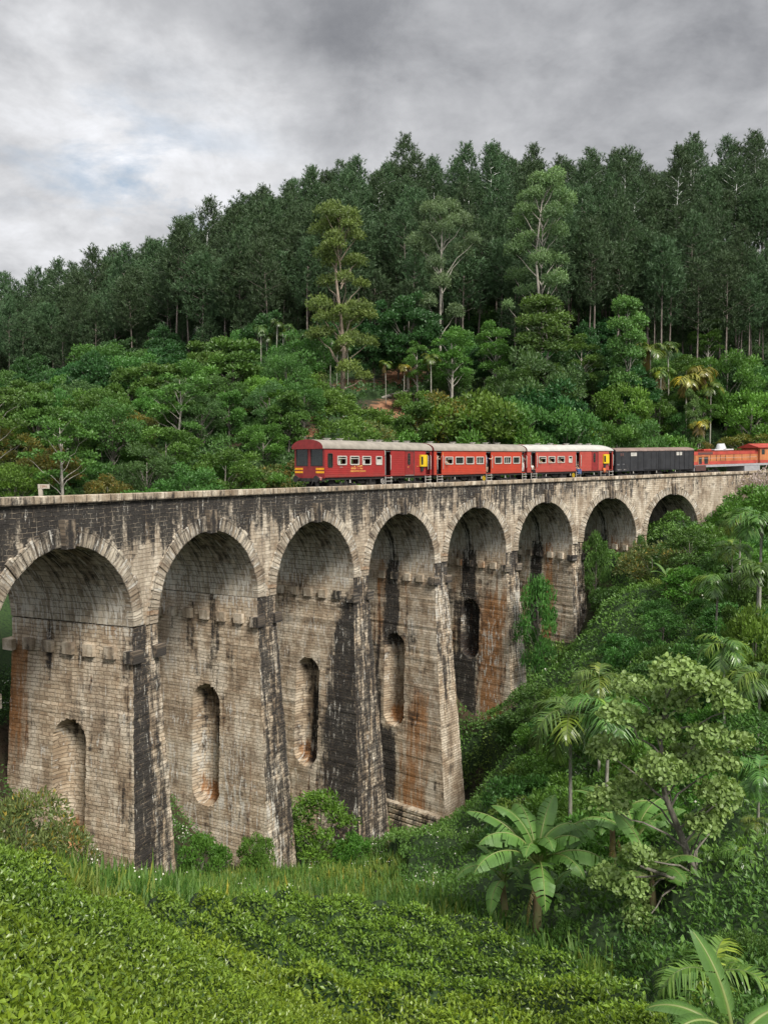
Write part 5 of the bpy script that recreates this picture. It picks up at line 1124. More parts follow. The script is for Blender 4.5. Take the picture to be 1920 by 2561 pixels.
# pale large-leaved tree and its neighbours
plant('pale_tree', 'pale_leaved_tree', PT[0], PT[1], 1.0, 0.0, None, 0.0, 'large open pale green tree with round leaves in the right foreground', 'tree')
for (key, dx, dt, D, lb, rz) in (('palm_near', 1240, 1508, 34, 'palm with long drooping fronds over the large banana plant', .3), ('palm_near_b', 1302, 1440, 41, 'darker palm behind and right of the drooping one', 1.2), ('palm_near', 1318, 1500, 33, 'slim palm left of the large pale tree', 3.),
    ('palm_near_b', 1600, 1105, 62, 'palm on the bank below the flowering bush', .5), ('palm_near', 1645, 1095, 55, 'palm at the right edge below the flowering bush', 2.), ('palm_near', 1552, 1232, 52, 'palm on the right bank below the end wall', 4.), ('palm_near_b', 1585, 1165, 58, 'second palm on the bank, right of the end wall', 1.),
    ('palm_near', 1650, 1432, 33, 'palm at the right edge level with the fourth arch foot', 5.), ('palm_near_b', 1575, 1370, 40, 'brownish palm on the right bank above the pale tree', 2.6), ('palm_near', 1655, 1640, 26, 'palm at the right edge beside the pale tree', .9),
    ('palm_near', 1610, 1835, 21, 'broad palm at the right edge above the corner banana plant', 1.9), ('palm_near_b', 1650, 1760, 24, 'dark palm behind the broad one at the right edge', 3.3), ('palm_near', 1640, 1205, 50, 'palm at the right edge among dark bushes', 2.2)):
    place(key, 'palm_tree', dx, dt, D, lb, 'palm tree', rz=rz, wid=1.0)
place('palm_low', 'palm_tree', 1560, 2060, 15.5, 'low palm fronds behind the corner banana plant', 'palm tree', rz=1)
for (dx, dt, D, lb) in ((1250, 1985, 22, 'dark bush in front of the stem of the large banana plant'), (1330, 2005, 21, 'dark bush right of the large banana plant'), (1420, 2050, 18.5, 'dark bush below the pale tree'), (1500, 2085, 16.5, 'dark bush left of the corner banana plant'),
    (1570, 1985, 19, 'dark bush above the corner banana plant'), (1500, 1950, 22, 'dark bush at the foot of the pale tree'), (1640, 2010, 17, 'dark bush at the right edge above the corner'), (1380, 1930, 25, 'dark bush behind the half-hidden banana plant'), (1290, 1900, 28, 'dark bush under the drooping palm'), (1010, 1840, 40, 'olive bush left of the banana plants'), (1060, 1800, 40, 'green bush above the left banana plant')):
    place('bush_near', 'bush', dx, dt, D, lb, 'bush', shrub=True, wid=.9)
place('palm_low', 'palm_tree', 1640, 1960, 20, 'fan of long palm fronds at the right edge above the corner', 'palm tree', rz=4, wid=.75)
place('palm_low', 'palm_tree', 1570, 2000, 19, 'low palm fronds right of the pale tree trunk', 'palm tree', rz=2.5, wid=.7)
# banana plants
banana('banana_plant', on(1335*K, 28)[0], 28, 2.9, bsp(21, 9, 2.1, 2.0), 31, 'banana plant between the palms and the pale tree', None, 2)
banana('banana_plant', on(1425*K, 21.5)[0], 21.5, 1.7, bsp(22, 7, 1.9, 1.6, 1.3, .2), 32, 'banana plant under the lower branches of the pale tree', None, 4)
banana('banana_plant', on(1168*K, 23.5)[0], 23.5, 2.5, bsp(1, 17, 2.45, 2.2), 11, 'large banana plant with torn arching leaves below the drooping palm', None)
banana('banana_plant', on(1095*K, 25.5)[0], 25.5, 1.6, bsp(2, 8, 1.8), 12, 'smaller banana plant left of the large one', None, 1)
banana('banana_plant', on(1200*K, 25)[0], 25, .9, bsp(7, 6, 1.2), 17, 'young banana shoot at the foot of the large plant', None, 0)
banana('banana_plant', on(1385*K, 26.5)[0], 26.5, 2.3, bsp(3, 10, 1.9, 2.2), 13, 'banana plant half hidden under the pale tree', None, 4)
banana('banana_plant', on(1462*K, 22)[0], 22, 1.8, bsp(4, 6, 1.6, 1.0, 1.2, -.5), 14, 'banana plant with a hanging whole leaf right of the half-hidden one', None, 3)
banana('banana_plant', on(1330*K, 43)[0], 43, 3.0, bsp(5, 8, 2.3, .6, 1.45, .5), 15, 'banana plant with upright leaf above the palms', None, 1)
banana('banana_plant', on(1408*K, 70)[0], 66, 2.6, bsp(8, 7, 1.9, .4), 18, 'banana plant high on the right bank', None, 1)
banana('banana_plant', on(1612*K, 9.9)[0], 9.9, .62, [(2.9, .85, 1.15, .06, .3), (3.5, 1.05, 1.2, .08, .6), (2.2, 1.42, 1.35, .035, .3), (.4, .7, 1.1, .06, .4), (5.0, .5, 1.0, .06, .5), (4.2, .2, .9, .05, .6)], 16, 'banana plant in the bottom right corner with broad whole leaves', None, 1)
# ---------------------------------------------------------------- train
def redmat(name, c, c2):
    T = NT(name); co = T.obj(); n = T.noise(co, 1.1, 5, .6); n2 = T.noise(T.n('ShaderNodeMapping', {'Vector': co, 'Scale': (1.2, 1, 6)}).outputs[0], 1.2, 5, .6)
    col = T.mix(T.step(n, .3, .7), c, tuple(x*.82 for x in c)); col = T.mix(T.math('MULTIPLY', T.step(n2, .52, .75), .55), col, c2)
    sp_ = T.n('ShaderNodeSeparateXYZ', {0: co}); low = T.step(sp_.outputs[2], 1.35, .95); col = T.mix(T.math('MULTIPLY', low, T.math('MULTIPLY', T.step(n2, .3, .6), .45)), col, (.12, .06, .045))
    wv = T.math('FRACT', T.math('MULTIPLY', sp_.outputs[2], 7.0)); gr = T.step(T.math('ABSOLUTE', T.math('SUBTRACT', wv, .5)), .36, .48)
    bn = T.n('ShaderNodeBump', {'Strength': .45, 'Distance': .02, 'Height': T.math('SUBTRACT', 1.0, gr)}); T.put(T.b.inputs['Normal'], bn.outputs[0])
    col = T.mix(T.math('MULTIPLY', gr, .35), col, tuple(min(1, x*1.5+.03) for x in c))
    T.put(T.b.inputs['Base Color'], col); T.b.inputs['Roughness'].default_value = .5; return T.m
R1 = redmat('crimson_boards', (.28, .020, .018), (.21, .028, .026)); R2 = redmat('vermilion_boards', (.40, .040, .016), (.31, .034, .02)); R3 = redmat('faded_red_boards', (.36, .055, .040), (.42, .10, .075))
M_mar = paint('maroon_paint', (.20, .022, .022), .45, var=.15); M_roof = paint('roof_canvas', (.25, .225, .19), .85, var=.18, scale=1.5, dirt=((.24, .22, .18), .56), bump=.3); M_roofw = paint('white_roof', (.40, .39, .36), .7, var=.1, scale=1.2, dirt=((.42, .40, .36), .62))
M_blk2 = paint('undergear_black', (.022, .020, .019), .7, var=.3, dirt=((.07, .055, .045), .6)); M_white = paint('white_paint', (.42, .40, .36), .5, dirt=((.42, .38, .32), .6)); M_yel = paint('yellow_paint', (.62, .42, .015), .5, dirt=((.4, .25, .03), .66)); M_org = paint('amber_panel', (.72, .33, .01), .45)
M_glass = paint('dark_glass', (.018, .024, .022), .12, spec=.6, var=.3); M_in = paint('carriage_interior', (.05, .045, .04), .9); M_ins = paint('inner_panel_grey', (.28, .31, .31), .7); M_inr = paint('inner_panel_maroon', (.11, .018, .016), .7)
M_wag = paint('wagon_black', (.020, .021, .024), .65, var=.25, scale=1.5, dirt=((.055, .05, .047), .58)); M_wroof = paint('wagon_roof', (.19, .135, .115), .85, var=.2, scale=1.2); M_gold = paint('gold_lettering', (.75, .42, .10), .5); M_silv = paint('aluminium', (.55, .55, .55), .4, .3, dirt=((.35, .33, .3), .6))
M_gry = paint('loco_grey', (.27, .27, .28), .6, dirt=((.14, .13, .12), .58)); M_lor = paint('loco_orange', (.40, .145, .055), .6, var=.2, scale=1.2, dirt=((.22, .11, .06), .62)); M_lre = paint('loco_red', (.34, .05, .035), .6, var=.2, scale=1.2, dirt=((.16, .06, .045), .60)); M_soot = paint('sooty_panel', (.09, .045, .04), .8)
M_curt = paint('curtain', (.45, .42, .40), .9); M_step = paint('step_metal', (.36, .34, .31), .6, dirt=((.2, .17, .14), .55)); M_pink = paint('pink_tag', (.65, .25, .22), .6)
def track_frame(s0, s1):
    """place a vehicle between two arc positions; +x runs away down the line, -y faces this side"""
    i0, i1 = s0, s1; a = VP(i0, 3.8, zc(i0)-.45); b = VP(i1, 3.8, zc(i1)-.45); d = b-a; L_ = float(np.linalg.norm(d))
    return tuple(float(v) for v in a), L_, atan2(d[1], d[0]), math.asin(d[2]/L_)
HW = 1.4; ZB_, ZE = 1.0, 3.06; RR = .62
def side_wall(name, L_, y, holes, m, parent, x0=0.0):
    """plate with rectangular openings; holes (x0, x1, z0, z1)"""
    xs = sorted({x0, L_, *[h[0] for h in holes], *[h[1] for h in holes]}); zs = sorted({ZB_, ZE, *[h[2] for h in holes], *[h[3] for h in holes]})
    b = MB(); th = .06*(1 if y < 0 else -1)
    for a0, a1 in zip(xs, xs[1:]):
        run = None
        for c0, c1 in zip(zs, zs[1:]):
            mx_, mz = (a0+a1)/2, (c0+c1)/2; hit = any(h[0] < mx_ < h[1] and h[2] < mz < h[3] for h in holes)
            if not hit: run = (run[0], c1) if run else (c0, c1)
            if hit or c1 == zs[-1]:
                if run: b.box(a0, a1, min(y, y+th), max(y, y+th), run[0], run[1])
                run = None
    import bmesh
    o = b.build(name, m, parent); bm = bmesh.new(); bm.from_mesh(o.data); bmesh.ops.remove_doubles(bm, verts=bm.verts, dist=1e-5); seen = {}
    for f in list(bm.faces):
        key = tuple(sorted(v.index for v in f.verts)); seen.setdefault(key, []).append(f)
    kill = [f for fs in seen.values() if len(fs) > 1 for f in fs]; bmesh.ops.delete(bm, geom=kill, context='FACES'); bm.to_mesh(o.data); bm.free(); return o
def rrect(x0, x1, z0, z1, r_, k=5):
    P = []
    for cx_, cz_, a0 in ((x1-r_, z1-r_, 0), (x0+r_, z1-r_, pi/2), (x0+r_, z0+r_, pi), (x1-r_, z0+r_, 3*pi/2)):
        for j in range(k): a = a0+pi/2*j/(k-1); P.append((cx_+r_*cos(a), cz_+r_*sin(a)))
    return P
def frame(x0, x1, z0, z1, w_, y0, y1, name, m, parent, r_=.09):
    A = rrect(x0, x1, z0, z1, r_); Bq = rrect(x0+w_, x1-w_, z0+w_, z1-w_, max(.02, r_-w_*.5)); n = len(A); V = [(p[0], y0, p[1]) for p in A]+[(p[0], y0, p[1]) for p in Bq]+[(p[0], y1, p[1]) for p in A]+[(p[0], y1, p[1]) for p in Bq]; F = []
    for j in range(n):
        q = (j+1) % n; F += [(j, q, n+q, n+j), (2*n+j, 3*n+j, 3*n+q, 2*n+q), (j, 2*n+j, 2*n+q, q), (n+j, n+q, 3*n+q, 3*n+j)]
    b = MB(); b.add(V, F); return b.build(name, m, parent)
def roof(L_, m, parent, x0=-.05, x1=None, ribs=0, r1=RR, me=None, hip=(0, 0), over=.06):
    x1 = x1 if x1 is not None else L_+.05; k = 18; an = np.linspace(0, pi, k); hw = HW+over
    xs = np.concatenate([np.linspace(x0, x0+.9, 6), np.linspace(x0+1, x1-1, 10), np.linspace(x1-.9, x1, 6)])
    V = []
    for x in xs:
        h = 1.0
        if hip[0]: h = min(h, sqrt(max(.0, 1-(1-min(1, (x-x0)/hip[0]))**2))*.55+.45)
        if hip[1]: h = min(h, sqrt(max(.0, 1-(1-min(1, (x1-x)/hip[1]))**2))*.55+.45)
        for a in an: V.append((x, -hw*cos(a), ZE-.02+r1*h*sin(a)**.85))
        V += [(x, hw, ZE-.07), (x, -hw, ZE-.07)]
    k2 = k+2; F = []
    for i in range(len(xs)-1):
        for j in range(k2): F.append((i*k2+j, i*k2+(j+1) % k2, (i+1)*k2+(j+1) % k2, (i+1)*k2+j))
    b = MB(); b.add(V, F); b.big.append(list(range(k2))); b.big.append([(len(xs)-1)*k2+j for j in range(k2)][::-1]); o = b.build('roof', [m, me or m], parent, smooth=True)
    o.data.polygons.foreach_set('use_smooth', [abs(p.normal.x) < .8 for p in o.data.polygons])
    o.data.polygons.foreach_set('material_index', [1 if abs(p.normal.x) > .8 else 0 for p in o.data.polygons]); return o
def bogie(x, parent):
    e = MB()
    e.box(x-1.5, x+1.5, -1.12, -.98, .30, .52); e.box(x-1.5, x+1.5, .98, 1.12, .30, .52); e.box(x-.25, x+.25, -1.1, 1.1, .25, .6)
    for s_ in (-1, 1):
        for q in (-1.05, 1.05): e.box(x+q-.16, x+q+.16, s_*1.05-.12, s_*1.05+.12, .18, .55)
        for q in (-.35, .35): e.tube([(x+q, s_*1.1, .22), (x+q, s_*1.1, .72)], .09, 8)
    o = e.build('bogie', M_blk2, parent)
    for q in (-1.05, 1.05):
        for s_ in (-1, 1):
            w2 = MB(); w2.disc_y(x+q, .42, .42, s_*.80, s_*.90, 20); w2.disc_y(x+q, .42, .10, s_*.90, s_*1.0, 10); w2.build('wheel', M_blk2, o)
def undergear(L_, parent, seed=0):
    r_ = random.Random(seed); b = MB(); b.box(.1, L_-.1, -1.30, -1.18, .82, ZB_-.002); b.box(.1, L_-.1, 1.18, 1.30, .82, ZB_-.002); b.box(.05, .2, -1.3, 1.3, .80, ZB_-.004); b.box(L_-.2, L_-.05, -1.3, 1.3, .80, ZB_-.004)
    m = L_/2
    b.box(m-1.6, m-.5, -1.1, -.6, .35, .8); b.box(m+.2, m+1.3, -1.15, -.5, .32, .78); b.tube([(m-2.6, -.95, .62), (m-1.8, -.95, .62)], .16, 10); b.box(4.0, L_-4.0, -.1, .1, .6, .82)
    b.tube([(3.6, -1.15, .85), (4.6, -1.1, .3)], .035, 5); b.tube([(L_-4.6, -1.15, .85), (L_-3.7, -1.1, .3)], .035, 5)
    for x in (2.2, 5.1, L_-5.0, L_-2.4): b.box(x, x+.12, -1.36, -1.28, .60, .84)
    b.build('underframe', M_blk2, parent)
    g = MB()
    for x in (2.7, 6.4, L_-3.2): g.box(x, x+.07, -1.40, -1.36, .62, .80); g.box(x-.05, x+.12, -1.40, -1.37, .60, .64)
    g.build('lamp_iron', M_white, parent)
def ladder(x, parent, n=3, w_=.66, z0=.18, zt_=ZB_-.02):
    b = MB()
    for q in (x-w_/2, x+w_/2): b.box(q-.025, q+.025, -1.47, -1.41, z0, zt_)
    for j in range(n): z = z0+.05+(zt_-z0-.12)*j/max(1, n-1)*.92; b.box(x-w_/2+.027, x+w_/2-.027, -1.58, -1.40, z, z+.045)
    b.build('step_ladder', M_step, parent)
def handrail(x, parent, z0=1.45, z1=2.62):
    b = MB(); b.tube([(x, -1.41, z0), (x, -1.475, z0+.06), (x, -1.475, z1-.06), (x, -1.41, z1)], .026, 6); b.build('handrail', M_white, parent, smooth=True)
def window(x0, x1, parent, z0=1.86, z1=2.52, mode='open', m=M_white):
    f = frame(x0, x1, z0, z1, .075, -1.445, -1.36, 'window', m, parent); c = (z0+z1)/2
    b = MB()
    if mode in ('glass', 'bars'):
        b.box(x0+.06, x1-.06, -1.36, -1.34, z0+.06, z1-.06); b.build('pane', M_glass, f)
    if mode == 'bars':
        b = MB()
        for q in (.38, .62): b.box(x0+(x1-x0)*q-.025, x0+(x1-x0)*q+.025, -1.40, -1.37, z0+.07, z1-.07)
        b.build('window_bar', M_white, f)
    if mode == 'half':
        b.box(x0+.07, x1-.07, -1.40, -1.37, z1-.22, z1-.17); b.build('sash', M_white, f); b = MB(); b.box(x0+.06, x1-.06, -1.36, -1.34, z1-.17, z1-.06); b.build('pane', M_glass, f)
    if mode == 'curtain':
        b.box(x0+.07, x1-.07, -1.40, -1.37, z1-.22, z1-.17); b.build('sash', M_white, f); b = MB(); w_ = x1-x0
        b.box(x0+.08, x0+.08+w_*.0+.16, -1.30, -1.26, z0, z1-.1); b.box(x0+w_*.30, x0+w_*.30+.14, -1.30, -1.26, z0, z1-.1); b.build('curtain', M_curt, f)
    if mode == 'blind':
        b.box(x0+.06, x1-.06, -1.36, -1.34, z0+.06, z1-.24); b.build('blind', M_white, f); b = MB(); b.box(x0+.06, x1-.06, -1.355, -1.335, z1-.235, z1-.06); b.build('pane', M_glass, f)
    return f
def carbody(L_, e, red, holes, mroof, nose=False, seed=0):
    hs = [(a, b, c, d) for a, b, c, d in holes]
    side_wall('near_side', L_, -HW, hs, red, e); side_wall('far_side', L_, HW, [(a, b, c, d) for a, b, c, d in hs], red, e)
    b = MB(); b.box(.06, L_-.06, -1.33, 1.33, ZB_, ZB_+.06); b.build('floor', M_in, e); b = MB(); b.box(.08, L_-.08, -1.33, 1.33, 2.86, 2.9); b.build('ceiling', M_ins, e)
    b = MB()
    if not nose: b.box(0.002, .06, -1.335, -.40, ZB_, ZE-.02); b.box(0.002, .06, .40, 1.335, ZB_, ZE-.02); b.box(0.002, .06, -.40, .40, 2.9, ZE-.02)
    b.box(L_-.06, L_-.002, -1.335, -.40, ZB_, ZE-.02); b.box(L_-.06, L_-.002, .40, 1.335, ZB_, ZE-.02); b.box(L_-.06, L_-.002, -.4, .4, 2.9, ZE-.02); b.build('end_wall', M_mar, e)
    if not nose: b = MB(); b.box(-.30, 0, -.48, -.42, ZB_+.1, 2.95); b.box(-.30, 0, .42, .48, ZB_+.1, 2.95); b.box(-.30, 0, -.48, .48, 2.95, 3.0); b.build('gangway', M_blk2, e)
def vents(L_, e, xs, m):
    for x in xs:
        b = MB(); b.box(x-.13, x+.13, -.35, -.05, ZE+RR-.04, ZE+RR+.07); b.box(x-.19, x+.19, -.42, .02, ZE+RR+.07, ZE+RR+.10); b.build('roof_vent', m, e)
def partition(x, e, m=M_inr, y0=-1.32, y1=1.32): b = MB(); b.box(x-.02, x+.02, y0, y1, ZB_+.07, 2.85); b.build('partition', m, e)
def text(s, x, z, size, m, parent, name='lettering', y=-1.409, sx=1.0):
    c = bpy.data.curves.new('t', 'FONT'); c.body = s; c.size = size; c.align_x = 'CENTER'; c.extrude = .003
    t = bpy.data.objects.new('t', c); COL.objects.link(t); dg = bpy.context.evaluated_depsgraph_get(); me = bpy.data.meshes.new_from_object(t.evaluated_get(dg)); bpy.data.objects.remove(t)
    me.materials.clear(); me.materials.append(m); o = obj(name, me, parent, (x, y, z), (pi/2, 0, 0)); o.scale = (sx, 1, 1); return o
def px_to_x(px, L_, i0, i1):
    """picture column of a feature on the near side -> distance along the vehicle"""
    f = np.linspace(0, 1, 400); a = VP(i0, 2.4, 0); b = VP(i1, 2.4, 0); P = a+(b-a)*f[:, None]; x, y, d = proj(P[:, 0], P[:, 1], P[:, 2]*0); return float(np.interp(px, x, f)*L_)
def vehicle(name, i0, i1, label, cat, group=None):
    a, L_, rz, ry = track_frame(i0, i1); e = empty(name, a); e.rotation_euler = (0, -ry, rz); tag(e, label, cat, group); X = lambda px: px_to_x(px, L_, i0, i1); return e, L_, X
# --- first coach: observation saloon, end window bay facing left
e1, L1, X = vehicle('passenger_coach', 2.425, 3.690, 'front crimson coach with two big end windows, yellow stripes and gold lettering', 'railway coach', 'red passenger coaches')
wins = [(845, 868), (876, 899), (906, 928)]; d1 = (X(962.5), X(977)); d2 = (X(1063.5), X(1074.5)); sd_ = (X(1012), X(1033))
H_ = [(X(822), X(833), 1.72, 2.66)]+[(X(a)+.03, X(b)-.03, 1.88, 2.52) for a, b in wins]+[(X(940)+.03, X(955)-.03, 1.86, 2.50), (d1[0], d1[1], ZB_+.06, 2.95), (d2[0], d2[1], ZB_+.06, 2.95)]
carbody(L1, e1, R1, H_, M_roof, nose=True)
roof(L1, M_roof, e1, x0=-.30, me=M_mar)
nose = MB()   # front: two tall windows with a pillar
for y0, y1, z0, z1 in ((-1.40, 1.40, ZB_-.05, 1.80), (-1.40, 1.40, 2.98, ZE), (-1.40, -1.26, 1.80, 2.98), (1.26, 1.40, 1.80, 2.98), (-.13, .13, 1.80, 2.98)): nose.box(-.07, -.004, y0+.002, y1-.002, z0, z1)
no = nose.build('front_end', M_mar, e1)
for y0, y1 in ((-1.25, -.14), (.14, 1.25)):
    b = MB(); b.box(-.05, -.03, y0, y1, 1.82, 2.96); wn = b.build('end_window', M_glass, e1)
    b = MB(); b.box(-.085, -.05, y0, y1, 1.80, 1.85); b.box(-.085, -.05, y0, y0+.04, 1.85, 2.97); b.box(-.085, -.05, y1-.04, y1, 1.85, 2.97); b.build('frame', M_blk2, wn)
for y0, y1 in ((-1.36, -.62), (.62, 1.36)):
    for z in (1.30, 1.53): b = MB(); b.box(-.085, -.071, y0, y1, z, z+.14); b.build('stripe', M_org, e1)
for y in (-.95, .95):
    b = MB(); b.tube([(-.1, y, .9), (-.42, y, .9)], .10, 10); b.tube([(-.42, y, .9), (-.48, y, .9)], .23, 16); b.build('buffer', M_blk2, e1)
b = MB(); b.box(-.35, 0, -.12, .12, .72, .95); b.box(-.12, 0, -1.3, 1.3, .72, ZB_-.052); b.tube([(-.1, -.4, .8), (-.3, -.4, .5), (-.25, -.35, .3)], .03, 6); b.tube([(-.1, .35, .8), (-.28, .4, .45)], .03, 6); b.box(-.15, .1, -.8, -.6, .2, .72); b.build('coupling', M_blk2, e1)
b = MB(); b.box(-.13, -.12, -.98, -.72, 1.02, 1.24, Matrix.Rotation(.2, 4, 'X')); b.build('tail_board', M_pink, e1)
for x0, x1, z0, z1, y in ((X(822), X(833), 1.72, 2.66, -1.36),):
    b = MB(); b.box(x0-.02, x1+.02, y, y+.02, z0, z1); b.build('pane', M_glass, e1); frame(x0-.03, x1+.03, z0-.03, z1+.03, .045, -1.425, -1.38, 'window_rubber', M_blk2, e1, .12)
for j, (a, b_) in enumerate(wins): window(X(a), X(b_), e1, mode='curtain' if j != 1 else 'half')
window(X(940), X(955), e1, mode='blind')
b = MB(); b.box(d1[0]+.05, d1[0]+.10, -1.30, -.55, ZB_+.1, 2.9); b.box(d1[0]+.25, d1[0]+.29, -1.25, -1.20, ZB_+.1, 2.9); b.build('open_door', M_ins, e1)
for a in (d1[1]+.55, d1[0]-.3, d2[0]-.35): partition(a, e1)
handrail(d1[0]-.08, e1, 2.55, 2.95); handrail(d1[1]-.10, e1); handrail(d2[0]+.22, e1); handrail(d2[1]-.05, e1)
def guard_door(s0, s1, e, m=M_mar, slit=.2, label=None):
    b = MB(); b.box(s0, s1, -1.43, -1.402, 1.10, 2.92); g_ = b.build('sliding_door', m, e); w_ = s1-s0; b = MB(); b.box(s1, s1+.05, -1.46, -1.402, 1.08, 2.96); b.box(s0-.05, s1+.05, -1.46, -1.402, 2.92, 2.97); b.build('door_frame', M_soot, g_)
    c_ = s0+w_*.42; b = MB(); b.prism(rrect(c_-.17, c_+.17, 1.85, 2.78, .15), -1.445, -1.431); gl = b.build('door_window', M_glass, g_); b = MB()
    for z in (2.1, 2.35, 2.6): b.box(c_-.16, c_+.16, -1.452, -1.446, z, z+.02)
    b.build('door_bar', M_soot, gl)
guard_door(*sd_, e1)
def yellow(x0, x1, e):
    b = MB(); b.box(x0, x1, -1.56, -1.402, 1.72, 2.66); p = b.build('lookout', M_yel, e); b = MB(); b.prism(rrect(x0+.03, x0+(x1-x0)*.33, 1.86, 2.52, .08), -1.57, -1.561); b.build('slot', M_glass, p); b = MB(); b.box(x0+.12, x0+.45, -1.5, -1.402, 1.35, 1.70); b.build('bracket', M_blk2, p)
yellow(X(1047.5), X(1062.5), e1)
b = MB(); b.box(X(1012), X(1033), -1.44, -1.405, ZB_+.03, ZB_+.06); b.build('threshold', M_step, e1)
text('නි' if False else 'OBSERVATION SALOON', X(896), 1.36, .17, M_gold, e1, sx=.95)
# Tamil and Sinhala lines above it are drawn as strokes of the letters' loops
def scribble(x0, x1, z, h, e, seed, k):
    r_ = random.Random(seed); b = MB(); n = k; w_ = (x1-x0)/n
    for j in range(n):
        if r_.random() < .12: continue
        cx_ = x0+(j+.5)*w_; rr = h*.36; a0 = r_.uniform(0, 6.28); sw = r_.uniform(3.6, 5.6)
        b.tube([(cx_+rr*.8*cos(a0+sw*q/8), -1.412, z+rr+rr*sin(a0+sw*q/8)) for q in range(9)], .013, 4)
        if r_.random() < .6: b.tube([(cx_+w_*.3, -1.412, z+.01), (cx_+w_*.32, -1.412, z+h*.7)], .012, 4)
        if r_.random() < .35: b.tube([(cx_-w_*.2, -1.412, z+h), (cx_, -1.412, z+h*1.2), (cx_+w_*.25, -1.412, z+h)], .012, 4)
    b.build('lettering', M_gold, e)
scribble(X(886), X(907), 1.74, .14, e1, 3, 9); scribble(X(879), X(912), 1.55, .14, e1, 4, 13)
text('S 9178', X(854), 1.67, .11, M_step, e1); text('8778', X(1019), 1.66, .10, M_gold, e1, y=-1.432); text('9178', X(1042), 1.70, .10, M_gold, e1)
vents(L1, e1, [1.6, 3.0, 6.6, 7.7, 9.9, 11.4], M_white)
undergear(L1, e1, 1); bogie(2.3, e1); bogie(L1-2.3, e1)
def brakewheel(x, e, m):
    b = MB(); an = np.linspace(0, 2*pi, 17); b.tube([(x+.19*cos(a), -1.42, .62+.19*sin(a)) for a in an], .022, 5, cap=False)
    for q in range(3): a = q*pi/3+.4; b.box(x-.18, x+.18, -1.43, -1.41, .61, .635, Matrix.Translation((x, 0, .62)) @ Matrix.Rotation(a, 4, 'Y') @ Matrix.Translation((-x, 0, -.62)))
    b.build('brake_wheel', m, e)
brakewheel(X(956), e1, M_step); ladder((d1[0]+d1[1])/2, e1, 3, .75, .3); ladder((d2[0]+d2[1])/2-.1, e1, 4, .7, .12)
# --- second coach
e2, L2, X = vehicle('passenger_coach', 3.740, 5.000, 'bright vermilion coach, second in the train, with seven white framed windows', 'railway coach', 'red passenger coaches')
w2_ = [(1113.4, 1133.5, 'half'), (1139, 1160, 'glass'), (1165, 1185, 'glass'), (1190.5, 1209, 'bars'), (1235.6, 1253.7, 'glass'), (1258.5, 1276, 'bars'), (1281, 1298, 'glass')]
dr = [(X(1093.5), X(1105.7)), (X(1215), X(1227)), (X(1303.5), X(1312.5))]
carbody(L2, e2, R2, [(X(a)+.03, X(b)-.03, 1.88, 2.50) for a, b, _ in w2_]+[(a, b, ZB_+.06, 2.95) for a, b in dr], M_roof)
roof(L2, M_roof, e2, me=M_mar)
b = MB(); b.box(-.012, 0.0, -1.40, -.42, ZB_, ZE-.03); b.box(-.012, 0.0, .42, 1.40, ZB_, ZE-.03); b.build('end_panel', M_mar, e2)
for a, b_, m_ in w2_: window(X(a), X(b_), e2, mode=m_)
for a, b_ in dr: handrail(a+.02 if a < 3 else a-.07, e2); handrail(b_+.12, e2); partition(b_+.5, e2); partition(a-.45 if a > 1 else a-.02, e2)
for a, b_ in dr: ladder((a+b_)/2, e2, 4, min(.75, b_-a), .12)
text('2', X(1108.5), 2.66, .28, M_gold, e2)
vents(L2, e2, [.9, 3.9, 6.7, 8.6, 10.4], M_white); undergear(L2, e2, 2); bogie(2.4, e2); bogie(L2-2.4, e2); brakewheel(X(1209), e2, M_yel)
# --- third coach, faded, white roof
e3, L3, X = vehicle('passenger_coach', 5.045, 6.330, 'faded red coach with a white roof, third in the train, before the black wagon', 'railway coach', 'red passenger coaches')
w3 = [(1347, 1366, 'half'), (1371, 1388, 'half'), (1393.4, 1411.5, 'half')]; dr3 = [(X(1329), X(1340.5)), (X(1440), X(1449)), (X(1521), X(1528.5))]
carbody(L3, e3, R3, [(X(a)+.03, X(b)-.03, 1.88, 2.50) for a, b, _ in w3]+[(X(1421)+.03, X(1430)-.03, 1.86, 2.5)]+[(a, b, ZB_+.06, 2.95) for a, b in dr3], M_roofw)
roof(L3, M_roofw, e3, me=M_mar, hip=(0, 1.6))
b = MB()
for (x, y, w_, l_) in ((.25, -.5, .5, .18), (.5, .1, .7, .12), (.9, -.85, .45, .10), (2.9, -.3, .35, .10), (4.6, -.75, .45, .1), (5.3, -.2, .6, .12), (6.2, -.55, .5, .1)): zt_ = ZE-.02+RR*max(0, 1-(y/1.46)**2)**.42+.012; b.box(x, x+w_, y, y+l_, zt_-.05, zt_+.006)
b.build('roof_patch', M_mar, e3)
for a, b_, m_ in w3: window(X(a), X(b_), e3, mode=m_)
window(X(1421), X(1430), e3, mode='blind'); guard_door(X(1478), X(1493), e3, M_mar); yellow(X(1505.6), X(1518.6), e3)
for a, b_ in dr3: handrail(a-.10, e3); handrail(b_+.12, e3)
for a, b_ in dr3[:2]:
    b = MB(); b.box(a-.4, b_+.5, -.62, -.58, ZB_+.07, 2.85); b.build('inner_wall', M_ins, e3)
partition(dr3[0][1]+.5, e3); partition(dr3[1][0]-.45, e3); partition(dr3[1][1]+.5, e3)
for (a, b_), n_ in zip(dr3, (4, 4, 3)): ladder((a+b_)/2, e3, n_, min(.75, b_-a+.1), .12)
b = MB(); b.box(-.012, 0.0, -1.40, -.42, ZB_, ZE-.03); b.box(-.012, 0.0, .42, 1.40, ZB_, ZE-.03); b.build('end_panel', M_mar, e3)
text('2', X(1344), 2.66, .22, M_gold, e3)
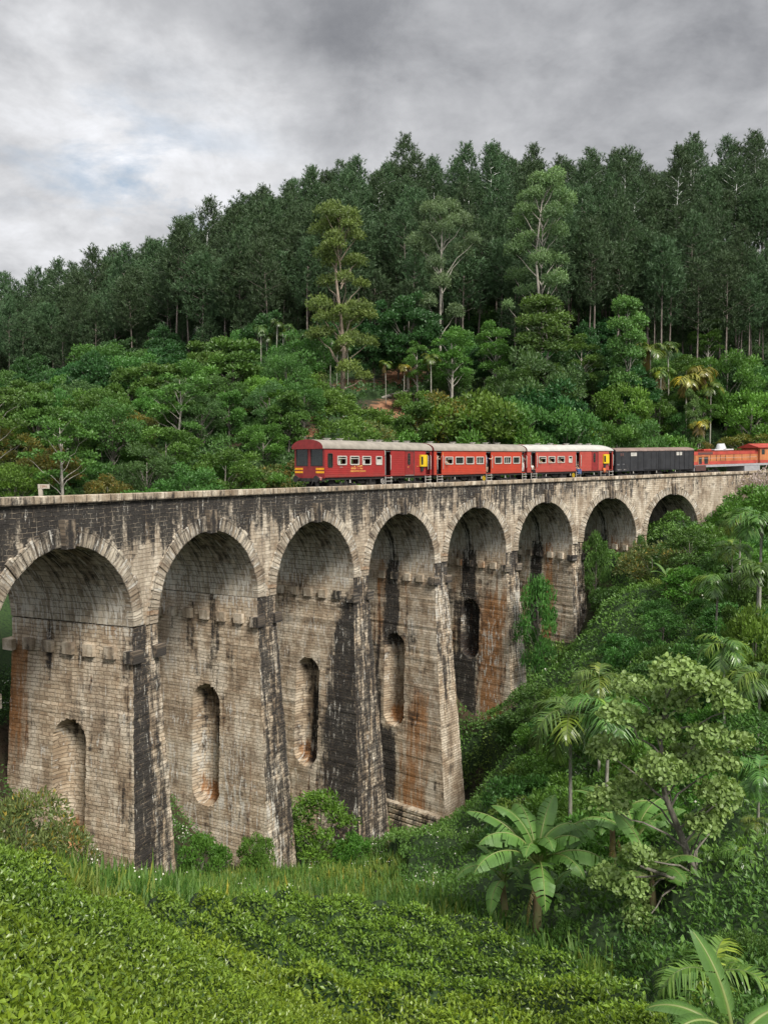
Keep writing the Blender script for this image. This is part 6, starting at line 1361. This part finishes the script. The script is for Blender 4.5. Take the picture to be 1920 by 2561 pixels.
vents(L3, e3, [2.9, 4.8, 7.3, 9.4, 10.9], M_white); undergear(L3, e3, 3); bogie(2.4, e3); bogie(L3-2.4, e3); brakewheel(X(1433), e3, M_yel)
# --- black goods wagon
e4, L4, X = vehicle('goods_wagon', 6.39, 7.607, 'black boxy goods wagon with a ribbed brown roof and two white cards', 'railway wagon')
b = MB(); b.box(0, L4, -HW, HW, .82, ZE-.12); bd = b.build('body', M_wag, e4, bevel=.02)
rf = roof(L4, M_wroof, e4, x0=-.02, x1=L4+.02, r1=.38, me=M_wag, over=.04); rf.location.z = -.10
for j in range(14):
    x = .15+(L4-.3)*j/13; b = MB(); an = np.linspace(.02, pi-.02, 13); b.tube([(x, -1.46*cos(a), ZE-.10+.39*sin(a)**.85) for a in an], .035, 5); b.build('roof_rib', M_wag, rf).location.z = 0
for (x0, x1, nm) in ((L4*.34, L4*.52, 'wagon_door'), (L4*.53, L4*.70, 'wagon_door')):
    b = MB(); b.box(x0, x1, -1.47, -1.402, .95, 2.86); dd_ = b.build(nm, M_wag, e4, bevel=.01)
    b = MB()
    for q in (.12, .5, .88): b.box(x0+(x1-x0)*q-.03, x0+(x1-x0)*q+.03, -1.495, -1.472, .97, 2.84)
    b.build('door_rib', M_wag, dd_)
b = MB()
for x in (.04, .9, 2.2, 3.4, L4*.74, L4*.80, L4*.87, L4*.93, L4-.1): b.box(x, x+.07, -1.445, -1.401, .84, 2.9)
b.box(0, L4, -1.44, -1.401, 2.905, 2.95); b.build('side_rib', M_wag, e4)
for a, b_ in ((1576.3, 1592), (1690, 1703.5)): q = MB(); q.box(X(a), X(b_), -1.415, -1.402, 2.42, 2.78); cd_ = q.build('white_card', M_white, e4); q = MB(); q.box(X(a)+.08, X(b_)-.08, -1.418, -1.416, 2.66, 2.69); q.box(X(a)+.08, X(b_)-.2, -1.418, -1.416, 2.58, 2.60); q.build('card_line', M_gry, cd_)
text('9043', X(1547), 1.50, .17, M_gry, e4, y=-1.404); text('LR 8', X(1560), 1.53, .15, M_gry, e4, y=-1.404); text('VAN 17', X(1550), .95, .20, M_step, e4, y=-1.404); text('40 A', X(1563), .94, .20, M_step, e4, y=-1.404)
b = MB(); b.box(.7, 1.2, -1.42, -1.402, 2.45, 2.75); b.build('vent_louvre', M_soot, e4)
undergear(L4, e4, 4); bogie(2.2, e4); bogie(L4-2.2, e4)
# --- locomotive, long hood towards us
e5, L5, X = vehicle('locomotive', 7.650, 9.35, 'orange and dark red diesel locomotive on a grey frame at the head of the train', 'locomotive')
hh = ZE-.28; xc = X(1900)
b = MB(); b.box(.1, xc, -1.05, 1.05, 1.30, hh); b.build('hood', M_lor, e5, bevel=.05)
for z0, z1, m_, nm in ((hh-.42, hh+.004, M_lre, 'red_band'), (1.26, 1.62, M_lre, 'red_band')):
    b = MB(); b.box(.09, xc, -1.075, -1.053, z0, z1-.05 if z0 > 2 else z1); b.build(nm, m_, e5)
b = MB(); b.box(.06, xc, -1.1, 1.1, hh+.006, hh+.05); b.build('hood_top', M_mar, e5)
b = MB(); b.box(X(1752), X(1788), -1.10, -1.078, hh-.36, hh-.10); b.build('radiator_grille', M_soot, e5)
for a, b_ in ((1753.5, 1761), (1767.5, 1776)): q = MB(); q.box(X(a), X(b_), -1.09, -1.056, 1.36, 2.12); f_ = q.build('hood_grille', M_glass, e5)
b = MB(); b.box(X(1752), X(1752)+.06, -1.10, -1.055, 1.3, 2.2); b.box(X(1777), X(1777)+.06, -1.10, -1.055, 1.3, 2.2); b.box(X(1752), X(1778), -1.10, -1.055, 2.2, 2.26); b.build('grille_frame', M_lor, e5)
b = MB()
for px_ in (1744, 1782, 1797, 1807, 1819, 1840, 1860, 1880): b.box(X(px_), X(px_)+.04, -1.085, -1.054, 1.66, hh-.45)
b.build('door_seam', M_soot, e5)
b = MB(); b.box(X(1802), X(1849), -.55, .55, hh+.052, hh+.22); b.build('exhaust_deck', M_silv, e5, bevel=.06)
b = MB(); b.lathe([(.62, hh+.22), (.60, hh+.3), (.40, hh+.85), (.30, hh+.85), (.28, hh+.5)], 14, ((X(1818)+X(1834))/2, 0, 0)); b.build('exhaust_stack', M_silv, e5, smooth=True)
b = MB(); b.box(X(1776), X(1795), -.5, .5, hh+.052, hh+.26); b.build('roof_fan', M_lre, e5, bevel=.05)
b = MB(); b.box(-.05, L5, -1.38, 1.38, .98, 1.24); b.box(-.1, .9, -1.3, 1.3, .55, .97); b.build('frame', M_gry, e5, bevel=.02)
b = MB(); b.box(0, 1.6, -1.42, -1.2, .60, 1.22); b.build('end_step_box', paint('brown_box', (.07, .035, .03), .7), e5)
b = MB(); b.box(X(1862), X(1900), -1.36, 1.36, .30, .975); b.build('fuel_tank', M_gry, e5, bevel=.05)
b = MB(); b.box(xc, L5-.3, -1.36, 1.36, 1.26, ZE-.02); cb_ = b.build('cab', M_lor, e5, bevel=.03); b = MB(); b.box(xc-.5, L5, -1.55, 1.55, ZE-.02, ZE+.06); b.add([(xc-.5, -1.55, ZE+.06), (L5, -1.55, ZE+.06), (L5, 0, ZE+.5), (xc-.5, 0, ZE+.5), (L5, 1.55, ZE+.06), (xc-.5, 1.55, ZE+.06)], [(0, 1, 2, 3), (3, 2, 4, 5), (0, 3, 5), (1, 4, 2)]); b.build('cab_roof', M_lre, cb_)
b = MB(); b.box(xc+.25, xc+.75, -1.375, -1.362, 2.25, 2.85); b.build('cab_window', M_glass, cb_)
b = MB(); b.box(xc-.02, L5-.3, -1.38, -1.363, 1.26, 1.6); b.box(xc-.02, L5-.3, -1.38, -1.363, 2.9, ZE-.03); b.build('red_band', M_lre, cb_)
b = MB(); b.tube([(x_, -1.33, z_) for x_, z_ in ((.6, 1.26), (.6, 2.0), (xc-.5, 2.0), (xc-.5, 1.26))], .018, 5); b.build('walkway_rail', M_step, e5)
bogie(2.6, e5); bogie(L5-2.8, e5)
# ---------------------------------------------------------------- passengers
M_skin = [paint('skin_fair', (.50, .32, .22), .55), paint('skin_brown', (.20, .11, .07), .55)]; M_hair = paint('dark_hair', (.012, .010, .009), .6)
CLO = {n: paint('cloth_'+n, c, .9) for n, c in dict(black=(.015, .015, .018), navy=(.02, .03, .09), denim=(.05, .10, .24), white=(.6, .58, .54), grey=(.14, .14, .14), maroon=(.08, .015, .02), orange=(.75, .16, .02), khaki=(.22, .17, .10), teal=(.02, .05, .06)).items()}
def person(J, car, label, shirt, legs, skin=0, short=False, sleeve=False, hair_long=False, s=.92):
    """J: joint positions in the coach's own axes; the body is one skinned surface"""
    names = ['pelvis', 'waist', 'chest', 'neck', 'head', 'crown']; V = [J[n] for n in names]; R_ = [.125, .115, .135, .052, .088, .07]; E = [(0, 1), (1, 2), (2, 3), (3, 4), (4, 5)]; idx = {n: i for i, n in enumerate(names)}; reg = {n: ('shirt' if n in ('pelvis', 'waist', 'chest') else 'skin') for n in names}
    reg['pelvis'] = 'legs'
    def add(n, p, rad, par, g): idx[n] = len(V); V.append(p); R_.append(rad); E.append((idx[par], idx[n])); reg[n] = g
    for sd_ in 'LR':
        add('sh'+sd_, J['sh'+sd_], .062, 'chest', 'shirt'); add('el'+sd_, J['el'+sd_], .042, 'sh'+sd_, 'shirt' if sleeve else 'skin'); add('wr'+sd_, J['wr'+sd_], .028, 'el'+sd_, 'skin')
        w_ = Vector(J['wr'+sd_]); d = (w_-Vector(J['el'+sd_])).normalized(); side = d.cross(Vector((0, 0, 1))); side = side.normalized() if side.length > .1 else Vector((1, 0, 0))
        add('pm'+sd_, tuple(w_+d*.07), .030, 'wr'+sd_, 'skin')
        for q in range(4): add('f%d%s' % (q, sd_), tuple(w_+d*(.155-.012*abs(q-1))+side*(.022*(q-1.5))+Vector((0, 0, -.02))), .0085, 'pm'+sd_, 'skin')
        add('th'+sd_, tuple(w_+d*.07+side*.055), .010, 'wr'+sd_, 'skin')
        add('hp'+sd_, J['hp'+sd_], .085, 'pelvis', 'legs'); add('kn'+sd_, J['kn'+sd_], .058, 'hp'+sd_, 'skin' if short else 'legs'); add('an'+sd_, J['an'+sd_], .038, 'kn'+sd_, 'skin' if short else 'legs'); add('to'+sd_, J['to'+sd_], .034, 'an'+sd_, 'shoe')
    V = [tuple(Vector(p)*1.0) for p in V]
    me = bpy.data.meshes.new('p'); me.from_pydata(V, E, []); me.update(); o = bpy.data.objects.new('p', me); COL.objects.link(o)
    m = o.modifiers.new('skin', 'SKIN'); m.use_smooth_shade = True; sv = me.skin_vertices[0].data
    for i, rr in enumerate(R_): sv[i].radius = (rr, rr)
    for v_ in sv: v_.use_root = False
    sv[0].use_root = True; o.modifiers.new('sub', 'SUBSURF').levels = 1
    dg = bpy.context.evaluated_depsgraph_get(); dg.update(); me2 = bpy.data.meshes.new_from_object(o.evaluated_get(dg)); bpy.data.objects.remove(o); me2.name = 'person'
    for mm in (M_skin[skin], CLO[shirt], CLO[legs], CLO['black']): me2.materials.append(mm)
    mid = {'skin': 0, 'shirt': 1, 'legs': 2, 'shoe': 3}; A = np.array(V); inv = {i: n for n, i in idx.items()}
    segs = [(A[a], A[b], mid[reg[inv[b]]], inv[b]) for a, b in E]
    for p in me2.polygons:
        c = np.array(p.center); best = (9, 0)
        for a, b, g, nm in segs:
            ab = b-a; t_ = np.clip(np.dot(c-a, ab)/max(1e-9, np.dot(ab, ab)), 0, 1); d = np.linalg.norm(c-a-ab*t_)
            if nm.startswith('el') and not sleeve and t_ < .45: g = 1
            if nm.startswith('kn') and short and t_ < .7: g = 2
            if nm.startswith('sh'): g = 1
            if d < best[0]: best = (d, g)
        p.material_index = best[1]
    M = car.matrix_basis.copy(); o = bpy.data.objects.new('person', me2); COL.objects.link(o); o.matrix_world = M; tag(o, label, 'person', 'train passengers')
    h = Vector(J['head']); b = MB(); an = np.linspace(0, pi*.62, 8); F = []; V2 = []
    for i, a in enumerate(an):
        for j in range(12): V2.append((h.x+.112*sin(a)*cos(j*pi/6), h.y+.118*sin(a)*sin(j*pi/6)+.02, h.z+.03+.125*cos(a)))
    for i in range(7):
        for j in range(12): F.append((i*12+j, i*12+(j+1) % 12, (i+1)*12+(j+1) % 12, (i+1)*12+j))
    b.add(V2, F)
    if hair_long: b.tube([(h.x, h.y+.07, h.z+.05), (h.x, h.y+.10, h.z-.12), (h.x, h.y+.09, h.z-.30)], [.09, .09, .05], 8)
    b.build('hair', M_hair, o, smooth=True)
    f = MB(); f.tube([(h.x, h.y-.075, h.z+.0), (h.x, h.y-.108, h.z-.025), (h.x, h.y-.08, h.z-.04)], [.008, .016, .01], 6)
    f.build('nose', M_skin[skin], o, smooth=True)
    for q in (-.033, .033): f = MB(); f.lathe([(.002, -.008), (.011, 0), (.002, .008)], 6, (h.x+q, h.y-.083, h.z+.012)); f.build('eye', M_hair, o)
    f = MB(); f.box(h.x-.024, h.x+.024, h.y-.088, h.y-.078, h.z-.062, h.z-.052); f.build('mouth', CLO['maroon'], o)
    return o
def stand(x, y, z, lean=0, armL=None, armR=None, bend=0):
    J = dict(pelvis=(x, y, z+.86), waist=(x+lean*.2, y-bend*.1, z+1.02), chest=(x+lean*.5, y-bend*.3, z+1.24), neck=(x+lean*.7, y-bend*.45, z+1.40), head=(x+lean*.8, y-bend*.5, z+1.52), crown=(x+lean*.85, y-bend*.5, z+1.60))
    for s_, q in (('L', -1), ('R', 1)):
        J['sh'+s_] = (x+lean*.6+q*.17, y-bend*.36, z+1.33); J['el'+s_] = (x+lean*.6+q*.24, y-bend*.3-.05, z+1.06); J['wr'+s_] = (x+lean*.5+q*.20, y-bend*.3-.2, z+.90)
        J['hp'+s_] = (x+q*.09, y, z+.80); J['kn'+s_] = (x+q*.10, y-.03, z+.44); J['an'+s_] = (x+q*.10, y, z+.08); J['to'+s_] = (x+q*.11, y-.15, z+.03)
    if armL: J['elL'], J['wrL'] = armL
    if armR: J['elR'], J['wrR'] = armR
    return J
def sit(x, y, z, knee=.42, fz=-.40):
    J = dict(pelvis=(x, y, z+.12), waist=(x, y-.01, z+.28), chest=(x, y-.03, z+.48), neck=(x, y-.04, z+.63), head=(x, y-.06, z+.75), crown=(x, y-.06, z+.83))
    for s_, q in (('L', -1), ('R', 1)):
        J['sh'+s_] = (x+q*.15, y-.03, z+.56); J['el'+s_] = (x+q*.20, y-.12, z+.32); J['wr'+s_] = (x+q*.10, y-.30, z+.24)
        J['hp'+s_] = (x+q*.09, y-.04, z+.10); J['kn'+s_] = (x+q*.10, y-knee+.1, z+.12); J['an'+s_] = (x+q*.10, y-knee+.08, z+fz+.07); J['to'+s_] = (x+q*.10, y-knee-.06, z+fz+.02)
    return J
FL = ZB_+.06
def lookout(x, z0=1.0, dy=0, arm=True):
    """at a window: standing inside, leaning out on the sill"""
    J = stand(x, -1.02, FL-.12, 0, bend=.72+dy)
    for s_, q in (('L', -1), ('R', 1)): J['el'+s_] = (x+q*.17, -1.40, 1.99); J['wr'+s_] = (x+q*.10-.02, -1.56, 1.97 if arm else 1.93)
    J['chest'] = (x, -1.22, FL+1.0); J['neck'] = (x, -1.33, FL+1.12); J['head'] = (x, -1.42, FL+1.20); J['crown'] = (x, -1.45, FL+1.27); J['waist'] = (x, -1.10, FL+.84)
    for s_, q in (('L', -1), ('R', 1)): J['sh'+s_] = (x+q*.15, -1.26, FL+1.05)
    return J
_, _, X2 = None, None, (lambda px: px_to_x(px, L2, 3.740, 5.000)); X3 = lambda px: px_to_x(px, L3, 5.045, 6.330)
x = X2(1099.5); person(stand(x, -1.12, FL, armR=((x+.26, -1.30, FL+1.22), (x+.16, -1.46, FL+1.40)), armL=((x-.22, -1.3, FL+1.2), (x-.10, -1.36, FL+1.42))), e2, 'person in dark clothes standing in the left door of the second coach', 'black', 'teal', 0)
x = X2(1117); person(lookout(x), e2, 'person leaning on the first window sill of the second coach', 'white', 'grey', 0)
x = X2(1219); person(stand(x-.05, -1.30, FL, -.12, armR=((x+.30, -1.55, FL+1.22), (x+.52, -1.50, FL+1.34)), armL=((x-.22, -1.45, FL+1.1), (x-.28, -1.48, FL+.98))), e2, 'person in a dark top leaning out of the middle door', 'navy', 'black', 0, short=True, hair_long=True)
x = X2(1221); person({**stand(x+.1, -1.20, .22, 0), }, e2, 'person in blue jeans standing low on the steps of the middle door', 'denim', 'denim', 1, sleeve=True) if False else None
x = X2(1308); person(stand(x, -1.28, FL, 0, armR=((x+.2, -1.45, FL+1.1), (x+.22, -1.47, FL+1.2))), e2, 'person in white trousers standing in the far end door of the second coach', 'grey', 'white', 1)
x = X3(1335); person(sit(x, -1.18, FL, .42, -.42), e3, 'person in a pale shirt seated in the first door of the third coach', 'white', 'black', 1)
for px_, sh in ((1351, 'grey'), (1375, 'khaki'), (1400, 'navy')):
    person(lookout(X3(px_)), e3, {1351: 'person looking out of the first window of the third coach', 1375: 'person with forearms out of the second window of the third coach', 1400: 'person leaning out of the third window of the third coach'}[px_], sh, 'grey', 0)
x = X3(1442.5); person(sit(x, -1.20, FL, .46, -.42), e3, 'person in blue jeans seated in the middle door, left of the pair', 'black', 'denim', 0, sleeve=True, hair_long=True)
x = X3(1446.8); person(sit(x, -1.22, FL, .46, -.42), e3, 'person in blue jeans seated in the middle door, right of the pair', 'black', 'denim', 1, hair_long=True)
x = X3(1505); person({k_: (v_[0], v_[1]-.42, v_[2]) for k_, v_ in sit(x, -1.18, .62, .42, -.42).items()}, e3, 'person in an orange vest sitting on steps by the third coach end', 'orange', 'black', 1)
ladder(X3(1505), e3, 3, .7, .15)
# ---------------------------------------------------------------- small things beyond the parapet
p = at(104, 1215, 40); mi, mt = to_it(np.array(p[0]), np.array(p[1]))
mp = empty('milepost', (float(p[0])*1.0, 40.0, -2.0)); ii_, tt_ = to_it(np.array(p[0]), np.array(40.0)); mp.location.z = float(zc(ii_)-.6); mp.rotation_euler = (0, 0, -.12); tag(mp, 'white painted concrete distance post with a small numbered board behind the parapet', 'milepost')
zt2 = float(at(104, 1212, 40)[2])-mp.location.z; M_conc = paint('whitewashed_concrete', (.38, .34, .28), .85, dirt=((.35, .30, .24), .58))
b = MB(); b.add([(-.09, -.06, 0), (.05, -.06, 0), (.05, .06, 0), (-.09, .06, 0), (-.14, -.06, zt2), (.06, -.06, zt2), (.06, .06, zt2), (-.14, .06, zt2)], [(0, 1, 2, 3), (4, 7, 6, 5), (0, 4, 5, 1), (1, 5, 6, 2), (2, 6, 7, 3), (3, 7, 4, 0)]); b.build('post', M_conc, mp)
b = MB(); b.box(-.14, .46, -.075, -.062, zt2-.19, zt2+.02); bo = b.build('board', M_conc, mp)
t_ = text('159\u00bd', 0, 0, .17, paint('rust_red_ink', (.22, .07, .03), .8), bo, 'numerals', y=0); t_.location = (.17, -.081, zt2-.145)
# garden shelter on the slope
hx, hy = (870*K-960)/FPX*104, 104.0; hz = float(terr(np.array([hx]), np.array([hy]))[0]); sh_ = empty('shelter', (hx, hy, hz)); tag(sh_, 'small open wooden shelter with a dark flat roof on the reddish slope', 'shelter')
M_wd = paint('weathered_wood', (.13, .09, .06), .9)
for a, b_ in ((-1.3, -.8), (1.3, -.8), (-1.3, .8), (1.3, .8)): q = MB(); q.tube([(a, b_, -.3), (a, b_, 1.9)], .06, 6); q.build('post', M_wd, sh_)
q = MB(); q.box(-1.7, 1.7, -1.2, 1.2, 1.9, 2.0, Matrix.Rotation(.06, 4, 'X')); q.build('roof', paint('dark_sheet', (.04, .035, .03), .8), sh_)
q = MB(); q.box(-1.3, 1.3, .75, .8, .5, .62); q.box(-1.3, 1.3, -.82, -.78, .5, .60); q.build('rail', M_wd, sh_)
lg = empty('fallen_log', (*at(845*K, 935, 110)[:2], 0)); lg.location.z = float(terr(np.array([lg.location.x]), np.array([lg.location.y]))[0])+.25; tag(lg, 'pale fallen log lying across the reddish slope below the pines', 'log')
q = MB(); q.tube([(-2.6, 0, -.6), (-.5, .1, .1), (2.2, 0, .8)], [.22, .2, .16], 8); q.build('log_stem', B_pale, lg); q = MB(); q.tube([(1.0, 0, .4), (1.6, .3, 1.0)], [.07, .03], 6); q.build('branch_stub', B_pale, lg)
# ---------------------------------------------------------------- labels that single out each repeated plant
ORD = ['first', 'second', 'third', 'fourth', 'fifth', 'sixth', 'seventh', 'eighth', 'ninth', 'tenth', 'eleventh', 'twelfth', 'thirteenth', 'fourteenth', 'fifteenth', 'sixteenth', 'seventeenth', 'eighteenth', 'nineteenth', 'twentieth']
ARX = [174, 521, 793, 1007, 1193, 1363, 1525, 1683]
GD = {'plantation pines on the hillside': ('plantation pine', 'above'), 'broadleaf trees of the thicket beyond the bridge': ('thicket tree', 'above'), 'trees close behind the parapet': ('tree by the parapet', 'above'),
      'small trees filling the slope behind the parapet': ('small slope tree', 'above'), 'understorey trees on the left ridge': ('dark tree under the ridge pines', 'above'), 'broadleaf trees at the foot of the pines': ('tree below the pines', 'above'),
      'bushes on the slope beyond the railway': ('bush on the slope', 'above'), 'bushes on the right bank': ('right bank bush', 'below'), 'trees crowded on the right bank': ('dark tree on the right bank', 'below'), 'palms in the row at the edge of the pines': ('slim pale-trunked palm', 'above')}
CW = {'round_a': 'round green', 'round_b': 'dense green', 'round_c': 'yellow-green', 'round_d': 'large-leaved', 'round_e': 'brownish', 'blue_green': 'blue-green', 'dark_dense': 'very dark', 'tall_open': 'tall pale-stemmed', 'bare_branch': 'white-branched', 'bush_a': 'green', 'bush_b': 'pale green', 'bush_c': 'dark', 'bush_dry': 'olive', 'compound_a': 'feathery'}
cells = {}
for o in list(bpy.data.objects):
    if o.parent or o.get('group') not in GD: continue
    px_, py_, d = proj(*o.location); g_ = o['group']; a_ = min(range(8), key=lambda q: abs(ARX[q]-px_)); cells.setdefault((g_, a_), []).append((d, px_, o))
for (g_, a_), L__ in cells.items():
    L__.sort(key=lambda q: q[0]); n_row = 5 if 'pines on' in g_ else 6; nm, rel = GD[g_]; land = 'the %s arch' % ORD[a_]
    for rw in range(0, len(L__), n_row):
        row = sorted(L__[rw:rw+n_row], key=lambda q: q[1]); multi = len(L__) > n_row
        for j, (d, px_, o) in enumerate(row):
            kk = next((c.data.name.split('_crown')[0] for c in o.children if '_crown' in c.data.name), ''); cw = CW.get(kk.split('.')[0], '')
            if 'dark' in nm or 'palm' in nm: cw = ''
            s_ = (cw+' '+nm).strip()+' '+rel+' '+land
            if multi: s_ += ', '+ORD[rw//n_row]+' row back'
            if len(row) > 1: s_ += ', '+ORD[j]+' from left'
            o['label'] = s_
